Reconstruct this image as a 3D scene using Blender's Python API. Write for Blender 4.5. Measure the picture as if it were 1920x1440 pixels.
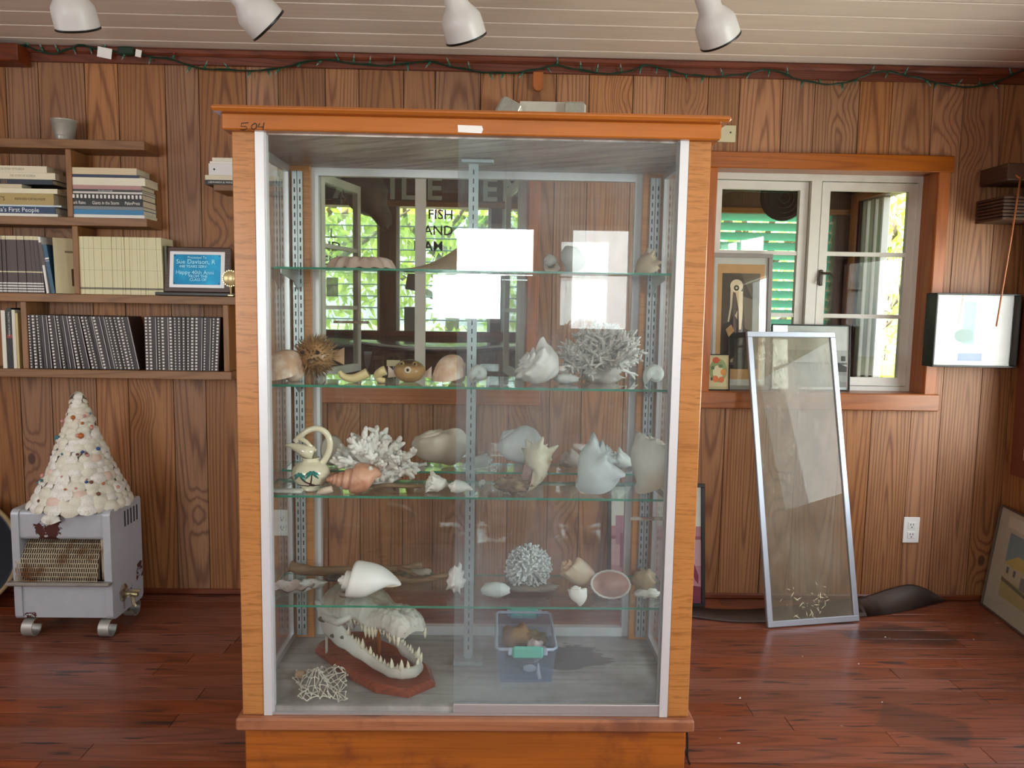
import bpy, bmesh, math, random
from math import sin, cos, pi, radians, sqrt, exp, atan2
from mathutils import Vector, Matrix, Euler, noise as mnoise
for _o in list(bpy.data.objects): bpy.data.objects.remove(_o)
SC = bpy.context.scene
COL = SC.collection
# ------------------------------------------------------------------ camera
CAM_P, CAM_Y, CAM_R, FPX, EYE = radians(5.71), radians(1.27), radians(.95), 1442.0, 1.277
_F = Vector((sin(CAM_Y)*cos(CAM_P), cos(CAM_Y)*cos(CAM_P), -sin(CAM_P)))
_rt = Vector((cos(CAM_Y), -sin(CAM_Y), 0)); _dn = _F.cross(_rt)
_R = cos(CAM_R)*_rt - sin(CAM_R)*_dn; _D = cos(CAM_R)*_dn + sin(CAM_R)*_rt
cam = bpy.data.cameras.new('camera'); cam_o = bpy.data.objects.new('camera', cam); COL.objects.link(cam_o)
cam.sensor_fit = 'HORIZONTAL'; cam.sensor_width = 36; cam.lens = 36*FPX/1920; cam.clip_start = .05; cam.clip_end = 200
_m = Matrix((_R, -_D, -_F)).transposed().to_4x4(); _m.translation = (0, 0, EYE); cam_o.matrix_world = _m
SC.camera = cam_o
def _ray(x, y): return _F + _R*((x-960)/FPX) + _D*((y-720)/FPX)
def at(x, y, Y):                       # photograph position -> point on the plane at depth Y of the room
    d = _ray(x, y); return Vector((0, 0, EYE)) + d*(Y/d.y)
def onz(x, y, Z):                      # photograph position -> point on a level surface at height Z
    d = _ray(x, y); return Vector((0, 0, EYE)) + d*((Z-EYE)/d.z)
# ------------------------------------------------------------------ sky, sun, daylight and added fill at the windows, exposure
SC.view_settings.view_transform = 'Standard'; SC.view_settings.look = 'None'
SC.view_settings.gamma = 1.0; SC.view_settings.use_curve_mapping = False
SC.view_settings.exposure = 0.0
SC.cycles.max_bounces = 7; SC.cycles.diffuse_bounces = 3; SC.cycles.glossy_bounces = 3; SC.cycles.adaptive_threshold = .03; SC.cycles.use_light_tree = False
SC.cycles.transparent_max_bounces = 28; SC.cycles.transmission_bounces = 6
SC.cycles.caustics_reflective = False; SC.cycles.caustics_refractive = False
SC.cycles.sample_clamp_indirect = 6.0; SC.cycles.use_denoising = True
W = bpy.data.worlds.new('sky'); SC.world = W; W.use_nodes = True
_nt = W.node_tree; _nt.nodes.clear()
_o = _nt.nodes.new('ShaderNodeOutputWorld'); _b = _nt.nodes.new('ShaderNodeBackground')
_sk = _nt.nodes.new('ShaderNodeTexSky'); _sk.sky_type = 'NISHITA'; _sk.sun_disc = False
_sk.sun_elevation = radians(58); _sk.sun_rotation = radians(200); _sk.air_density = 1.3; _sk.dust_density = 2.5
_mx = _nt.nodes.new('ShaderNodeMix'); _mx.data_type = 'RGBA'; _mx.inputs['Factor'].default_value = .45
_hs = _nt.nodes.new('ShaderNodeMix'); _hs.data_type = 'RGBA'; _hs.blend_type = 'MULTIPLY'; _hs.inputs['Factor'].default_value = 1
_hs.inputs['B'].default_value = (.34, .34, .34, 1)
_nt.links.new(_sk.outputs['Color'], _hs.inputs['A'])
_nt.links.new(_hs.outputs['Result'], _mx.inputs['A']); _mx.inputs['B'].default_value = (2.6, 2.75, 2.9, 1)
_nt.links.new(_mx.outputs['Result'], _b.inputs['Color']); _b.inputs['Strength'].default_value = 2.0
_nt.links.new(_b.outputs['Background'], _o.inputs['Surface'])
_s = bpy.data.lights.new('sun', 'SUN'); _s.energy = 14.0; _s.angle = radians(1.5); _s.color = (1, .95, .86)
sun = bpy.data.objects.new('sun', _s); COL.objects.link(sun)
sun.rotation_euler = Vector((.3, .5, -1)).to_track_quat('-Z', 'Y').to_euler()
def daylight(name, loc, direction, sx, sy, energy, color=(.94, .97, 1.0)):
    l = bpy.data.lights.new(name, 'AREA'); l.shape = 'RECTANGLE'; l.size = sx; l.size_y = sy; l.energy = energy; l.color = color
    o = bpy.data.objects.new(name, l); COL.objects.link(o); o.location = loc
    o.rotation_euler = Vector(direction).to_track_quat('-Z', 'Z').to_euler(); return o
# daylight at the window openings; rear_c, right_b and left_a are added room fill
DAY_FILL = [('window_daylight_rear_a', (-.1, -1.62, 1.51), (0, 1, 0), .78, .70, 30),
       ('window_daylight_rear_b', (.74, -1.62, 1.48), (0, 1, 0), .46, .76, 9),
       ('added_fill_rear_c', (-2.4, -1.62, 1.4), (0, 1, 0), .9, 1.1, 62),  # added fill, set where the cabinet doors do not mirror it
       ('window_daylight_right_a', (2.42, 2.45, 1.14), (-1, 0, 0), 1.36, .94, 30),
       ('added_fill_right_b', (2.42, .2, 1.42), (-1, 0, 0), 1.4, .98, 135),  # added fill from the right, beside the camera
       ('added_fill_left_a', (-3.17, 1.2, 1.42), (1, 0, 0), 1.4, .98, 10)]  # weak fill added on the left side
for _d in DAY_FILL: daylight(*_d)
# ------------------------------------------------------------------ mesh helpers
OFF = {}
def off(o):
    v = Vector((0, 0, 0))
    while o is not None: v += OFF.get(o.name, Vector((0, 0, 0))); o = o.parent
    return v
def thing(name, label, cat, loc=(0, 0, 0), group=None):
    o = bpy.data.objects.new(name, None); COL.objects.link(o); o.location = loc; OFF[o.name] = Vector(loc)
    o.empty_display_size = .05
    o['label'] = label; o['category'] = cat
    if group: o['group'] = group
    return o
def structure(name, loc=(0, 0, 0)):
    o = bpy.data.objects.new(name, None); COL.objects.link(o); o.location = loc; OFF[o.name] = Vector(loc); o['kind'] = 'structure'
    return o
def tag(o, label, cat, group=None):
    o['label'] = label; o['category'] = cat
    if group: o['group'] = group
    return o
class MB:
    def __init__(s): s.v = []; s.f = []; s.m = []
    def add(s, vs, fs, mi=0):
        b = len(s.v); s.v += [tuple(v) for v in vs]; s.f += [tuple(i+b for i in f) for f in fs]; s.m += [mi]*len(fs); return s
    def box(s, c, d, rot=None, mi=0):
        c = Vector(c); hx, hy, hz = d[0]/2, d[1]/2, d[2]/2
        vs = [Vector((sx*hx, sy*hy, sz*hz)) for sx in (-1, 1) for sy in (-1, 1) for sz in (-1, 1)]
        if rot is not None: vs = [rot @ v for v in vs]
        return s.add([c+v for v in vs], [(0, 1, 3, 2), (4, 6, 7, 5), (0, 4, 5, 1), (2, 3, 7, 6), (0, 2, 6, 4), (1, 5, 7, 3)], mi)
    def lohi(s, a, b, mi=0): return s.box([(a[i]+b[i])/2 for i in range(3)], [abs(b[i]-a[i]) for i in range(3)], None, mi)
    def cbox(s, c, d, ch=.004, rot=None, mi=0):            # box with chamfered edges
        h = [d[0]/2, d[1]/2, d[2]/2]; ch = min(ch, *(x*.98 for x in h)); vs = []; idx = {}
        for sx in (-1, 1):
            for sy in (-1, 1):
                for sz in (-1, 1):
                    sg = (sx, sy, sz)
                    for k in range(3):
                        p = [sg[i]*(h[i]-(0 if i == k else ch)) for i in range(3)]
                        idx[(sx, sy, sz, k)] = len(vs); vs.append(Vector(p))
        fs = []
        for k in range(3):
            a, b = (k+1) % 3, (k+2) % 3
            for sg in (-1, 1):
                q = []
                for (u, w) in ((-1, -1), (1, -1), (1, 1), (-1, 1)):
                    t = [0, 0, 0]; t[k] = sg; t[a] = u; t[b] = w; q.append(idx[(*t, k)])
                fs.append(q if sg > 0 else q[::-1])
        for k in range(3):
            a, b = (k+1) % 3, (k+2) % 3
            for sa in (-1, 1):
                for sb in (-1, 1):
                    t0 = [0, 0, 0]; t0[a] = sa; t0[b] = sb; t1 = t0[:]; t0[k] = -1; t1[k] = 1
                    q = [idx[(*t0, a)], idx[(*t1, a)], idx[(*t1, b)], idx[(*t0, b)]]
                    fs.append(q if sa*sb < 0 else q[::-1])
        for sx in (-1, 1):
            for sy in (-1, 1):
                for sz in (-1, 1):
                    q = [idx[(sx, sy, sz, k)] for k in range(3)]; fs.append(q if sx*sy*sz > 0 else q[::-1])
        if rot is not None: vs = [rot @ v for v in vs]
        c = Vector(c); return s.add([c+v for v in vs], fs, mi)
    def tube(s, pts, rad, n=8, cap=True, mi=0, closed=False):
        pts = [Vector(p) for p in pts]; m = len(pts); rad = rad if isinstance(rad, (list, tuple)) else [rad]*m
        vs = []; prev = None
        for i, p in enumerate(pts):
            a = pts[i-1] if (i > 0 or closed) else p; b = pts[(i+1) % m] if (i < m-1 or closed) else p
            t = (b-a)
            t = t.normalized() if t.length > 1e-9 else Vector((0, 0, 1))
            if prev is None:
                u = t.orthogonal().normalized()
            else:
                u = (prev - t*prev.dot(t))
                u = u.normalized() if u.length > 1e-6 else t.orthogonal().normalized()
            prev = u; w = t.cross(u)
            for k in range(n):
                an = 2*pi*k/n; vs.append(p+(u*cos(an)+w*sin(an))*rad[i])
        fs = []
        for i in range(m if closed else m-1):
            for k in range(n):
                a, b = i*n, ((i+1) % m)*n; fs.append((a+k, a+(k+1) % n, b+(k+1) % n, b+k))
        if cap and not closed:
            fs.append(tuple(range(n))[::-1]); fs.append(tuple(range((m-1)*n, m*n)))
        return s.add(vs, fs, mi)
    def lathe(s, prof, n=24, c=(0, 0, 0), rot=None, mi=0, sx=1, sy=1):     # prof = [(r, z)]
        vs = []; fs = []; c = Vector(c)
        for r, z in prof:
            for k in range(n):
                an = 2*pi*k/n; v = Vector((r*cos(an)*sx, r*sin(an)*sy, z)); vs.append(c+(rot @ v if rot is not None else v))
        for i in range(len(prof)-1):
            for k in range(n): fs.append((i*n+k, i*n+(k+1) % n, (i+1)*n+(k+1) % n, (i+1)*n+k))
        return s.add(vs, fs, mi)
    def prism(s, poly, y0, y1, fn=None, mi=0):            # polygon (x, z) extruded along y
        n = len(poly); vs = [Vector((p[0], y0, p[1])) for p in poly]+[Vector((p[0], y1, p[1])) for p in poly]
        if fn: vs = [fn(v) for v in vs]
        ar = sum(poly[i][0]*poly[(i+1) % n][1]-poly[(i+1) % n][0]*poly[i][1] for i in range(n))
        fs = [tuple(range(n)), tuple(range(2*n-1, n-1, -1))]+[(i, i+n, (i+1) % n+n, (i+1) % n) for i in range(n)]
        if ar < 0: fs = [f[::-1] for f in fs]
        return s.add(vs, fs, mi)
    def grid(s, fn, nu, nv, cu=False, cv=False, mi=0):
        vs = [fn(i/(nu if cu else nu-1), j/(nv if cv else nv-1)) for i in range(nu) for j in range(nv)]; fs = []
        for i in range(nu if cu else nu-1):
            for j in range(nv if cv else nv-1):
                a, b = i*nv, ((i+1) % nu)*nv; fs.append((a+j, b+j, b+(j+1) % nv, a+(j+1) % nv))
        return s.add(vs, fs, mi)
    def blob(s, c, r, sub=3, amp=.1, freq=3, seed=0, sq=(1, 1, 1), mi=0, fn=None):
        bm = bmesh.new(); bmesh.ops.create_icosphere(bm, subdivisions=sub, radius=1); vs = []
        for v in bm.verts:
            d = v.co.normalized(); k = 1+amp*mnoise.fractal(d*freq+Vector((seed*7.3, seed*3.1, seed*1.7)), 1, 2, 3)
            p = Vector((d.x*r*sq[0]*k, d.y*r*sq[1]*k, d.z*r*sq[2]*k)); vs.append(Vector(c)+(fn(p) if fn else p))
        fs = [tuple(v.index for v in f.verts) for f in bm.faces]; bm.free(); return s.add(vs, fs, mi)
    def mesh(s, name, mats, smooth=False):
        me = bpy.data.meshes.new(name); me.from_pydata([tuple(v) for v in s.v], [], s.f)
        for m in (mats if isinstance(mats, (list, tuple)) else [mats]): me.materials.append(m)
        if any(s.m): me.polygons.foreach_set('material_index', s.m)
        if smooth: me.polygons.foreach_set('use_smooth', [True]*len(me.polygons))
        me.update(); return me
    def build(s, name, mats, parent=None, smooth=False, world=True, org=None, autos=False):
        # world: vertices are room coordinates; the object's origin goes to org (or its parent's)
        po = off(parent) if parent is not None else Vector((0, 0, 0))
        o0 = Vector(org) if org is not None else po
        if world: s.v = [tuple(Vector(v)-o0) for v in s.v]
        o = bpy.data.objects.new(name, s.mesh(name, mats, smooth or autos)); COL.objects.link(o)
        if parent is not None: o.parent = parent
        o.location = (o0-po) if world else Vector((0, 0, 0)); OFF[o.name] = Vector(o.location)
        if autos:
            o.data.set_sharp_from_angle(angle=radians(38))
        return o
def copy_tree(o, parent=None, loc=None):
    c = o.copy(); COL.objects.link(c); c.parent = parent
    if loc is not None: c.location = loc
    OFF[c.name] = Vector(c.location)
    for ch in list(o.children): copy_tree(ch, c)
    return c
def chaikin(p, n=2, closed=False):
    p = [Vector(q) for q in p]
    for _ in range(n):
        r = [] if closed else [p[0]]
        m = len(p)
        for i in range(m if closed else m-1):
            a, b = p[i], p[(i+1) % m]; r += [a*.75+b*.25, a*.25+b*.75]
        if not closed: r.append(p[-1])
        p = r
    return p
def RX(a): return Matrix.Rotation(radians(a), 3, 'X')
def RY(a): return Matrix.Rotation(radians(a), 3, 'Y')
def RZ(a): return Matrix.Rotation(radians(a), 3, 'Z')
def lerp(a, b, t): return a+(b-a)*t
def text(name, body, mat, size, loc, parent=None, rot=(90, 0, 0), align='CENTER', ext=.0006, sx=1, shear=0, fit=None, bold=0):
    c = bpy.data.curves.new(name, 'FONT'); c.body = body; c.size = size; c.align_x = align; c.align_y = 'CENTER'; c.extrude = ext
    c.resolution_u = 2; c.shear = shear; c.offset = size*bold
    t_ = bpy.data.objects.new(name+'_curve', c); COL.objects.link(t_)
    me = bpy.data.meshes.new_from_object(t_.evaluated_get(bpy.context.evaluated_depsgraph_get()))
    bpy.data.objects.remove(t_); bpy.data.curves.remove(c); me.name = name; me.materials.clear(); me.materials.append(mat)
    o = bpy.data.objects.new(name, me); COL.objects.link(o)
    if fit:                                   # squeeze the lettering to a width
        xs = [v.co.x for v in me.vertices]; sx = fit/max(1e-6, max(xs)-min(xs))
    if parent is not None: o.parent = parent; loc = Vector(loc)-off(parent)
    o.location = loc; o.rotation_euler = [radians(a) for a in rot]; o.scale = (sx, 1, 1); return o
# ------------------------------------------------------------------ materials
def lin(h):
    h = h.lstrip('#'); return tuple((lambda c: c/12.92 if c <= .04045 else ((c+.055)/1.055)**2.4)(int(h[i:i+2], 16)/255) for i in (0, 2, 4))+(1,)
class NT:
    def __init__(s, name):
        s.mat = bpy.data.materials.new(name); s.mat.use_nodes = True; s.t = s.mat.node_tree; s.t.nodes.clear()
        s.out = s.t.nodes.new('ShaderNodeOutputMaterial')
    def n(s, typ, ins=None, **kw):
        nd = s.t.nodes.new('ShaderNode'+typ)
        for k, v in kw.items(): setattr(nd, k, v)
        for k, v in (ins or {}).items(): s.put(nd.inputs[k], v)
        return nd
    def put(s, sock, v):
        if hasattr(v, 'is_output'): s.t.links.new(v, sock)
        elif hasattr(v, 'outputs'): s.t.links.new(v.outputs[0], sock)
        else: sock.default_value = v
    def math(s, op, a, b=0.0, c=None, clamp=False):
        nd = s.n('Math', {0: a, 1: b}, operation=op, use_clamp=clamp)
        if c is not None: s.put(nd.inputs[2], c)
        return nd.outputs[0]
    def vm(s, op, a, b=None, scale=None):
        nd = s.n('VectorMath', {0: a}, operation=op)
        if b is not None: s.put(nd.inputs[1], b)
        if scale is not None: s.put(nd.inputs['Scale'], scale)
        return nd.outputs[1] if op in ('LENGTH', 'DOT_PRODUCT') else nd.outputs[0]
    def mix(s, f, a, b, blend='MIX'):
        nd = s.n('Mix', data_type='RGBA', blend_type=blend); s.put(nd.inputs['Factor'], f)
        s.put(nd.inputs['A'], a); s.put(nd.inputs['B'], b); return nd.outputs['Result']
    def ramp(s, f, stops, interp='LINEAR'):
        nd = s.n('ValToRGB', {'Fac': f}); e = nd.color_ramp.elements; nd.color_ramp.interpolation = interp
        while len(e) < len(stops): e.new(.5)
        for el, (p, c) in zip(e, stops): el.position = p; el.color = c
        return nd.outputs['Color']
    def noise(s, vec, scale=5, detail=3, rough=.55): return s.n('TexNoise', {'Vector': vec, 'Scale': scale, 'Detail': detail, 'Roughness': rough}).outputs['Fac']
    def step(s, f, a, b): return s.n('MapRange', {'Value': f, 'From Min': a, 'From Max': b}, interpolation_type='SMOOTHSTEP').outputs['Result']
    def obj(s): return s.n('TexCoord').outputs['Object']
    def rnd(s): return s.n('ObjectInfo').outputs['Random']
    def bsdf(s, color, rough=.5, metal=0, bump=None, bstr=.3, bdist=.002, spec=.5, coat=0, sss=0, trans=0, alpha=1, sheen=0):
        b = s.n('BsdfPrincipled'); s.put(b.inputs['Base Color'], color); s.put(b.inputs['Roughness'], rough); s.put(b.inputs['Metallic'], metal)
        s.put(b.inputs['Specular IOR Level'], spec); b.inputs['Coat Weight'].default_value = coat; b.inputs['Coat Roughness'].default_value = .12
        if trans: b.inputs['Transmission Weight'].default_value = trans
        if bump is not None:
            bp = s.n('Bump', {'Height': bump, 'Strength': bstr, 'Distance': bdist}); s.t.links.new(bp.outputs['Normal'], b.inputs['Normal'])
        s.t.links.new(b.outputs['BSDF'], s.out.inputs['Surface']); return b
def plain(name, h, rough=.5, metal=0, var=.06, scale=40, bstr=.0, spec=.5, coat=0, h2=None, blotch=3):
    t = NT(name); v = t.obj(); n = t.noise(v, scale, 3)
    c = lin(h); a = tuple(x*(1-var) for x in c[:3])+(1,); b = tuple(min(1, x*(1+var)) for x in c[:3])+(1,)
    col = t.mix(n, a, b)
    if h2: col = t.mix(t.step(t.noise(v, blotch, 4), .42, .68), col, lin(h2))
    t.bsdf(col, rough, metal, n if bstr else None, bstr, spec=spec, coat=coat); return t.mat
def _floorstain(t, col):
    g = t.n('NewGeometry').outputs['Position']; q = t.n('VectorRotate', {'Vector': t.vm('SUBTRACT', g, (1.355, 2.26, 0)), 'Angle': .55}).outputs[0]; sx = t.n('SeparateXYZ', {0: t.vm('ABSOLUTE', q)})
    nz = t.math('MULTIPLY', t.noise(g, 14, 4), .05)
    sq = t.math('MULTIPLY', t.step(t.math('ADD', sx.outputs[0], nz), .16, .14), t.step(t.math('ADD', sx.outputs[1], nz), .12, .10))
    col = t.mix(t.math('MULTIPLY', sq, .5), col, lin('#3a2620'))
    d = t.math('ADD', t.vm('LENGTH', t.vm('MULTIPLY', t.vm('SUBTRACT', g, (1.62, 2.92, 0)), (1, 2.6, 0))), t.math('MULTIPLY', t.noise(t.vm('MULTIPLY', g, (1, 3, 1)), 7, 5), .5))
    col = t.mix(t.math('MULTIPLY', t.step(d, .52, .44), .7), col, lin('#2a1f1d'))
    mk = t.step(t.noise(t.vm('MULTIPLY', g, (4.5, 46, 1)), 1, 2, .5), .62, .66)
    return t.mix(t.math('MULTIPLY', mk, .85), col, lin('#2a2021'))
def wood(name, light, dark, axis=2, ring=.012, rough=.5, var=.3, contrast=.6, streak=.35, stretch=.05, bump=.15, coat=0, knots=False, wear=None, spread=.08, hue=0):
    t = NT(name); v = t.obj(); r = t.rnd()
    wn = t.n('TexWhiteNoise', {'W': r}, noise_dimensions='1D').outputs['Color']
    sc = [1, 1, 1]; sc[axis] = stretch
    rv = t.vm('SUBTRACT', wn, (.5, .5, .5)); sp = [spread]*3; sp[axis] = .16
    p = t.vm('ADD', t.vm('MULTIPLY', v, tuple(sc)), t.vm('MULTIPLY', rv, tuple(sp)))
    nz = t.n('TexNoise', {'Vector': p, 'Scale': 22, 'Detail': 2}).outputs['Color']
    p2 = t.vm('ADD', p, t.vm('SCALE', t.vm('SUBTRACT', nz, (.5, .5, .5)), scale=.02))
    ln = t.vm('LENGTH', p2)
    kn = None
    if knots:
        r2 = t.n('TexWhiteNoise', {'W': t.math('ADD', r, 3.7)}, noise_dimensions='1D').outputs['Color']
        sx = t.n('SeparateXYZ', {0: r2}); q = t.n('SeparateXYZ', {0: v})
        dx = t.math('SUBTRACT', q.outputs[0], t.math('MULTIPLY', t.math('SUBTRACT', sx.outputs[0], .5), .08))
        dz = t.math('SUBTRACT', q.outputs[2], t.math('MULTIPLY', t.math('SUBTRACT', sx.outputs[1], .5), 2.2))
        kd = t.math('SQRT', t.math('ADD', t.math('MULTIPLY', dx, dx), t.math('MULTIPLY', t.math('MULTIPLY', dz, dz), .4)))
        kn = t.math('MULTIPLY', t.step(kd, .02, .011), t.math('GREATER_THAN', sx.outputs[2], .45))
        ln = t.math('ADD', ln, t.math('MULTIPLY', t.step(kd, .09, .0), .03))
    s = t.math('SINE', t.math('MULTIPLY', ln, 2*pi/ring)); s = t.math('POWER', t.math('ADD', t.math('MULTIPLY', s, .5), .5), 3.6)
    st = [160, 160, 160]; st[axis] = 5
    fine = t.noise(t.vm('MULTIPLY', t.vm('ADD', v, wn), tuple(st)), 1, 3)
    col = t.mix(t.math('MULTIPLY', s, contrast), lin(light), lin(dark))
    col = t.mix(t.math('MULTIPLY', t.step(fine, .42, .75), streak), col, lin(dark))
    big = [3, 3, 3]; big[axis] = .9
    col = t.mix(t.math('MULTIPLY', t.step(t.noise(t.vm('MULTIPLY', t.vm('ADD', v, wn), tuple(big)), 1.5, 3), .4, .75), .45), col, t.mix(.5, lin(dark), lin(light)))
    if kn is not None: col = t.mix(t.math('MULTIPLY', kn, .8), col, tuple(x*.35 for x in lin(dark)[:3])+(1,))
    if wear: col = t.mix(t.step(t.noise(t.vm('MULTIPLY', v, (1.2, 5, 1.2)), 3, 5, .65), wear[1], wear[1]+.14), col, lin(wear[0]))
    if name.startswith('floor_plank'): col = _floorstain(t, col)
    hs = t.n('HueSaturation', {'Color': col, 'Value': t.math('ADD', 1-var/2, t.math('MULTIPLY', r, var)), 'Saturation': t.math('ADD', .9, t.math('MULTIPLY', wn, .25))})
    hs.inputs['Hue'].default_value = .5+hue
    t.bsdf(hs.outputs[0], rough, 0, t.math('ADD', s, fine), bump, .0015, coat=coat); return t.mat
def glass(name, tint='#ffffff', refl=.045, dust=0.0, dust_haze_hex='#c9cdd0', streaky=1.0, rough=.0):
    t = NT(name); lw = t.n('LayerWeight', {'Blend': .5}).outputs['Facing']
    f = t.math('ADD', refl, t.math('MULTIPLY', t.math('POWER', lw, 5.0), .9), clamp=True)
    tr = t.n('BsdfTransparent', {'Color': lin(tint)}); gl = t.n('BsdfGlossy', {'Color': (1, 1, 1, 1), 'Roughness': rough})
    m = t.n('MixShader', {0: f, 1: tr, 2: gl}); last = m
    if dust:
        v = t.obj(); n = t.step(t.noise(t.vm('MULTIPLY', v, (2.2, 2.2, 1.6)), 2.2, 5, .6), .38, .72)
        n2 = t.step(t.noise(t.vm('MULTIPLY', v, (9, 9, 3)), 3, 4, .7), .45, .8)
        d = t.n('BsdfDiffuse', {'Color': lin(dust_haze_hex)}); tl = t.n('BsdfTranslucent', {'Color': lin(dust_haze_hex)}); dd = t.n('MixShader', {0: .4, 1: d, 2: tl})
        fac = t.math('MULTIPLY', t.math('ADD', .35, t.math('ADD', t.math('MULTIPLY', n, .5*streaky), t.math('MULTIPLY', n2, .3*streaky))), dust)
        last = t.n('MixShader', {0: fac, 1: m, 2: dd})
    t.t.links.new(last.outputs[0], t.out.inputs['Surface']); return t.mat
def tiger(name, light, dark):                             # horizontally figured cabinet veneer
    t = NT(name); v = t.obj(); p = t.vm('MULTIPLY', v, (7, 7, 190))
    w = t.noise(t.vm('ADD', p, t.vm('SCALE', t.n('TexNoise', {'Vector': v, 'Scale': 14}).outputs['Color'], scale=2.5)), 1, 3, .55)
    col = t.mix(t.math('MULTIPLY', t.step(w, .45, .72), .62), lin(light), lin(dark))
    col = t.mix(t.math('MULTIPLY', t.step(t.noise(v, 5, 2), .45, .7), .25), col, lin(dark))
    t.bsdf(col, .33, 0, w, .08, .001, coat=.25); return t.mat
M = {}
M['wall'] = wood('wall_board_wood', '#a5744f', '#613623', 2, .0125, .55, .42, .7, .45, knots=True, stretch=.045)
M['wallr'] = M['wall']
M['trim'] = wood('red_brown_trim', '#74371f', '#3f170d', 0, .01, .45, .15, .5, .4)
M['casing'] = wood('window_casing_wood', '#a25c28', '#703815', 0, .02, .38, .12, .4, .3, coat=.15)
M['casingz'] = wood('window_jamb_wood', '#a85f2c', '#6d3719', 2, .02, .4, .12, .4, .3)
M['shelfw'] = wood('shelf_wood', '#8f6238', '#5e3c1e', 0, .014, .45, .12, .45, .4)
M['shelfz'] = wood('shelf_divider_wood', '#99693f', '#6a4423', 2, .014, .45, .12, .45, .4)
M['floor'] = wood('floor_plank_wood', '#874d38', '#4a241a', 0, .014, .36, .35, .45, .5, coat=.12, wear=('#6b4f42', .66), spread=.05)
M['ceil'] = wood('painted_ceiling_plank', '#e8d8ca', '#d0c0b2', 0, .03, .5, .08, .25, .35, bump=.05)
M['ceilb'] = plain('ceiling_groove_paint', '#fbf4ea', .6)
M['orange'] = wood('cabinet_cornice_wood', '#b4692c', '#8f501d', 0, .03, .33, .06, .35, .3, coat=.3)
M['tiger'] = tiger('cabinet_veneer', '#b87b42', '#84501f')
M['plinth'] = wood('cabinet_plinth_wood', '#a8673f', '#774428', 0, .05, .45, .08, .4, .6, coat=.1, wear=('#7a4630', .52))
M['inceil'] = None
M['alu'] = plain('brushed_aluminium', '#c9c8ca', .35, .75, .05, 90)
M['aluw'] = plain('pale_aluminium_trim', '#dcdcde', .4, .35, .04, 90)
M['steel'] = plain('zinc_slotted_standard', '#aeb6b8', .35, .7, .12, 30)
M['slot'] = plain('slot_dark', '#2a2c2e', .8)
M['glass'] = glass('clear_glass', '#fbfdfc', .04)
M['glass_l'] = glass('cabinet_door_glass_left', '#fbfdfc', .035, .03)
M['glass_r'] = glass('cabinet_door_glass_dust_haze', '#f8fbfb', .035, .15, '#c3ced8')  # diffuse film: slight dust plus painted haze of bright reflections
M['glass_s'] = glass('cabinet_side_glass', '#f7faf8', .05, .05)
M['glass_sh'] = glass('shelf_glass', '#f4faf7', .05, .03)
M['glass_dirty'] = glass('storm_pane_glass', '#f0f0ea', .016, .42, '#d9d0bd')
t = NT('shelf_glass_edge'); e = t.bsdf(t.mix(t.noise(t.vm('MULTIPLY', t.obj(), (6, 1, 1)), 5, 3), lin('#1d6a58'), lin('#3aa083')), .15, 0, spec=.8); M['gedge'] = t.mat
t = NT('cabinet_floor_board'); v = t.obj(); n = t.noise(v, 3.5, 6, .65); f = t.noise(t.vm('MULTIPLY', v, (3, 60, 3)), 1, 3)
c_ = t.mix(t.step(n, .35, .7), lin('#b3b0ac'), lin('#85807b')); c_ = t.mix(t.math('MULTIPLY', t.step(f, .45, .75), .4), c_, lin('#3f3934'))
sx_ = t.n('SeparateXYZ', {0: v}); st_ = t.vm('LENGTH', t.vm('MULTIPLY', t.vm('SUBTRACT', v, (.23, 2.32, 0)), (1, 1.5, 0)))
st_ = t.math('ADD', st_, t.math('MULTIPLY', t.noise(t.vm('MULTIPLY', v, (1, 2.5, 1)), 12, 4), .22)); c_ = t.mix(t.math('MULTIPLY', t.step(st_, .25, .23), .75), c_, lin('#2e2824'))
t.bsdf(c_, .45, 0, n, .1); M['cfloor'] = t.mat
t = NT('cabinet_ceiling_board'); v = t.obj(); n = t.noise(t.vm('MULTIPLY', t.n('VectorRotate', {'Vector': v, 'Angle': .5}).outputs[0], (4, 30, 4)), 1, 5, .7)
g_ = t.noise(v, 2.5, 3)
c_ = t.mix(t.step(n, .35, .7), lin('#d6cdc5'), lin('#877c72')); c_ = t.mix(t.step(g_, .5, .7), c_, lin('#80614f')); t.bsdf(c_, .4, 0, n, .08); M['inceil'] = t.mat
M['white'] = plain('white_enamel', '#c4c0bc', .4, 0, .02)
M['whitep'] = plain('old_white_paint', '#d8d4cc', .5, 0, .05, 25, .1, h2='#bdb4a6')
M['plastic'] = plain('white_plastic', '#efeeea', .35, 0, .02)
M['beige'] = plain('beige_plate', '#c7bd9c', .5)
M['black'] = plain('black_paint', '#15130f', .4)
M['ink'] = plain('black_ink', '#1b1310', .7)
M['paper'] = plain('white_paper', '#efece8', .7, 0, .03)
M['cream'] = plain('cream_paper', '#e2d8b4', .7, 0, .05)
M['page'] = wood('page_edges', '#e6dcc4', '#b7a888', 0, .5, .8, .05, .1, .5)
M['green_wire'] = plain('dark_green_wire', '#14301f', .5)
M['bulb_socket'] = plain('green_socket', '#1f5a41', .45)
M['bulb_glass'] = plain('small_bulb', '#6f8c86', .2, 0, .1)
M['bulb_red'] = plain('small_red_bulb', '#8e1d1d', .2)
M['coral'] = plain('white_coral', '#e6e1da', .75, 0, .10, 60, .4, h2='#cfc6bb', blotch=9)
M['coralg'] = plain('greyish_coral', '#dfe0dc', .75, 0, .10, 60, .4, h2='#bfc0ba', blotch=9)
M['shellw'] = plain('chalky_white_shell', '#e8e4dc', .55, 0, .05, 30, .15, h2='#d3cabb', blotch=6)
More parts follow.
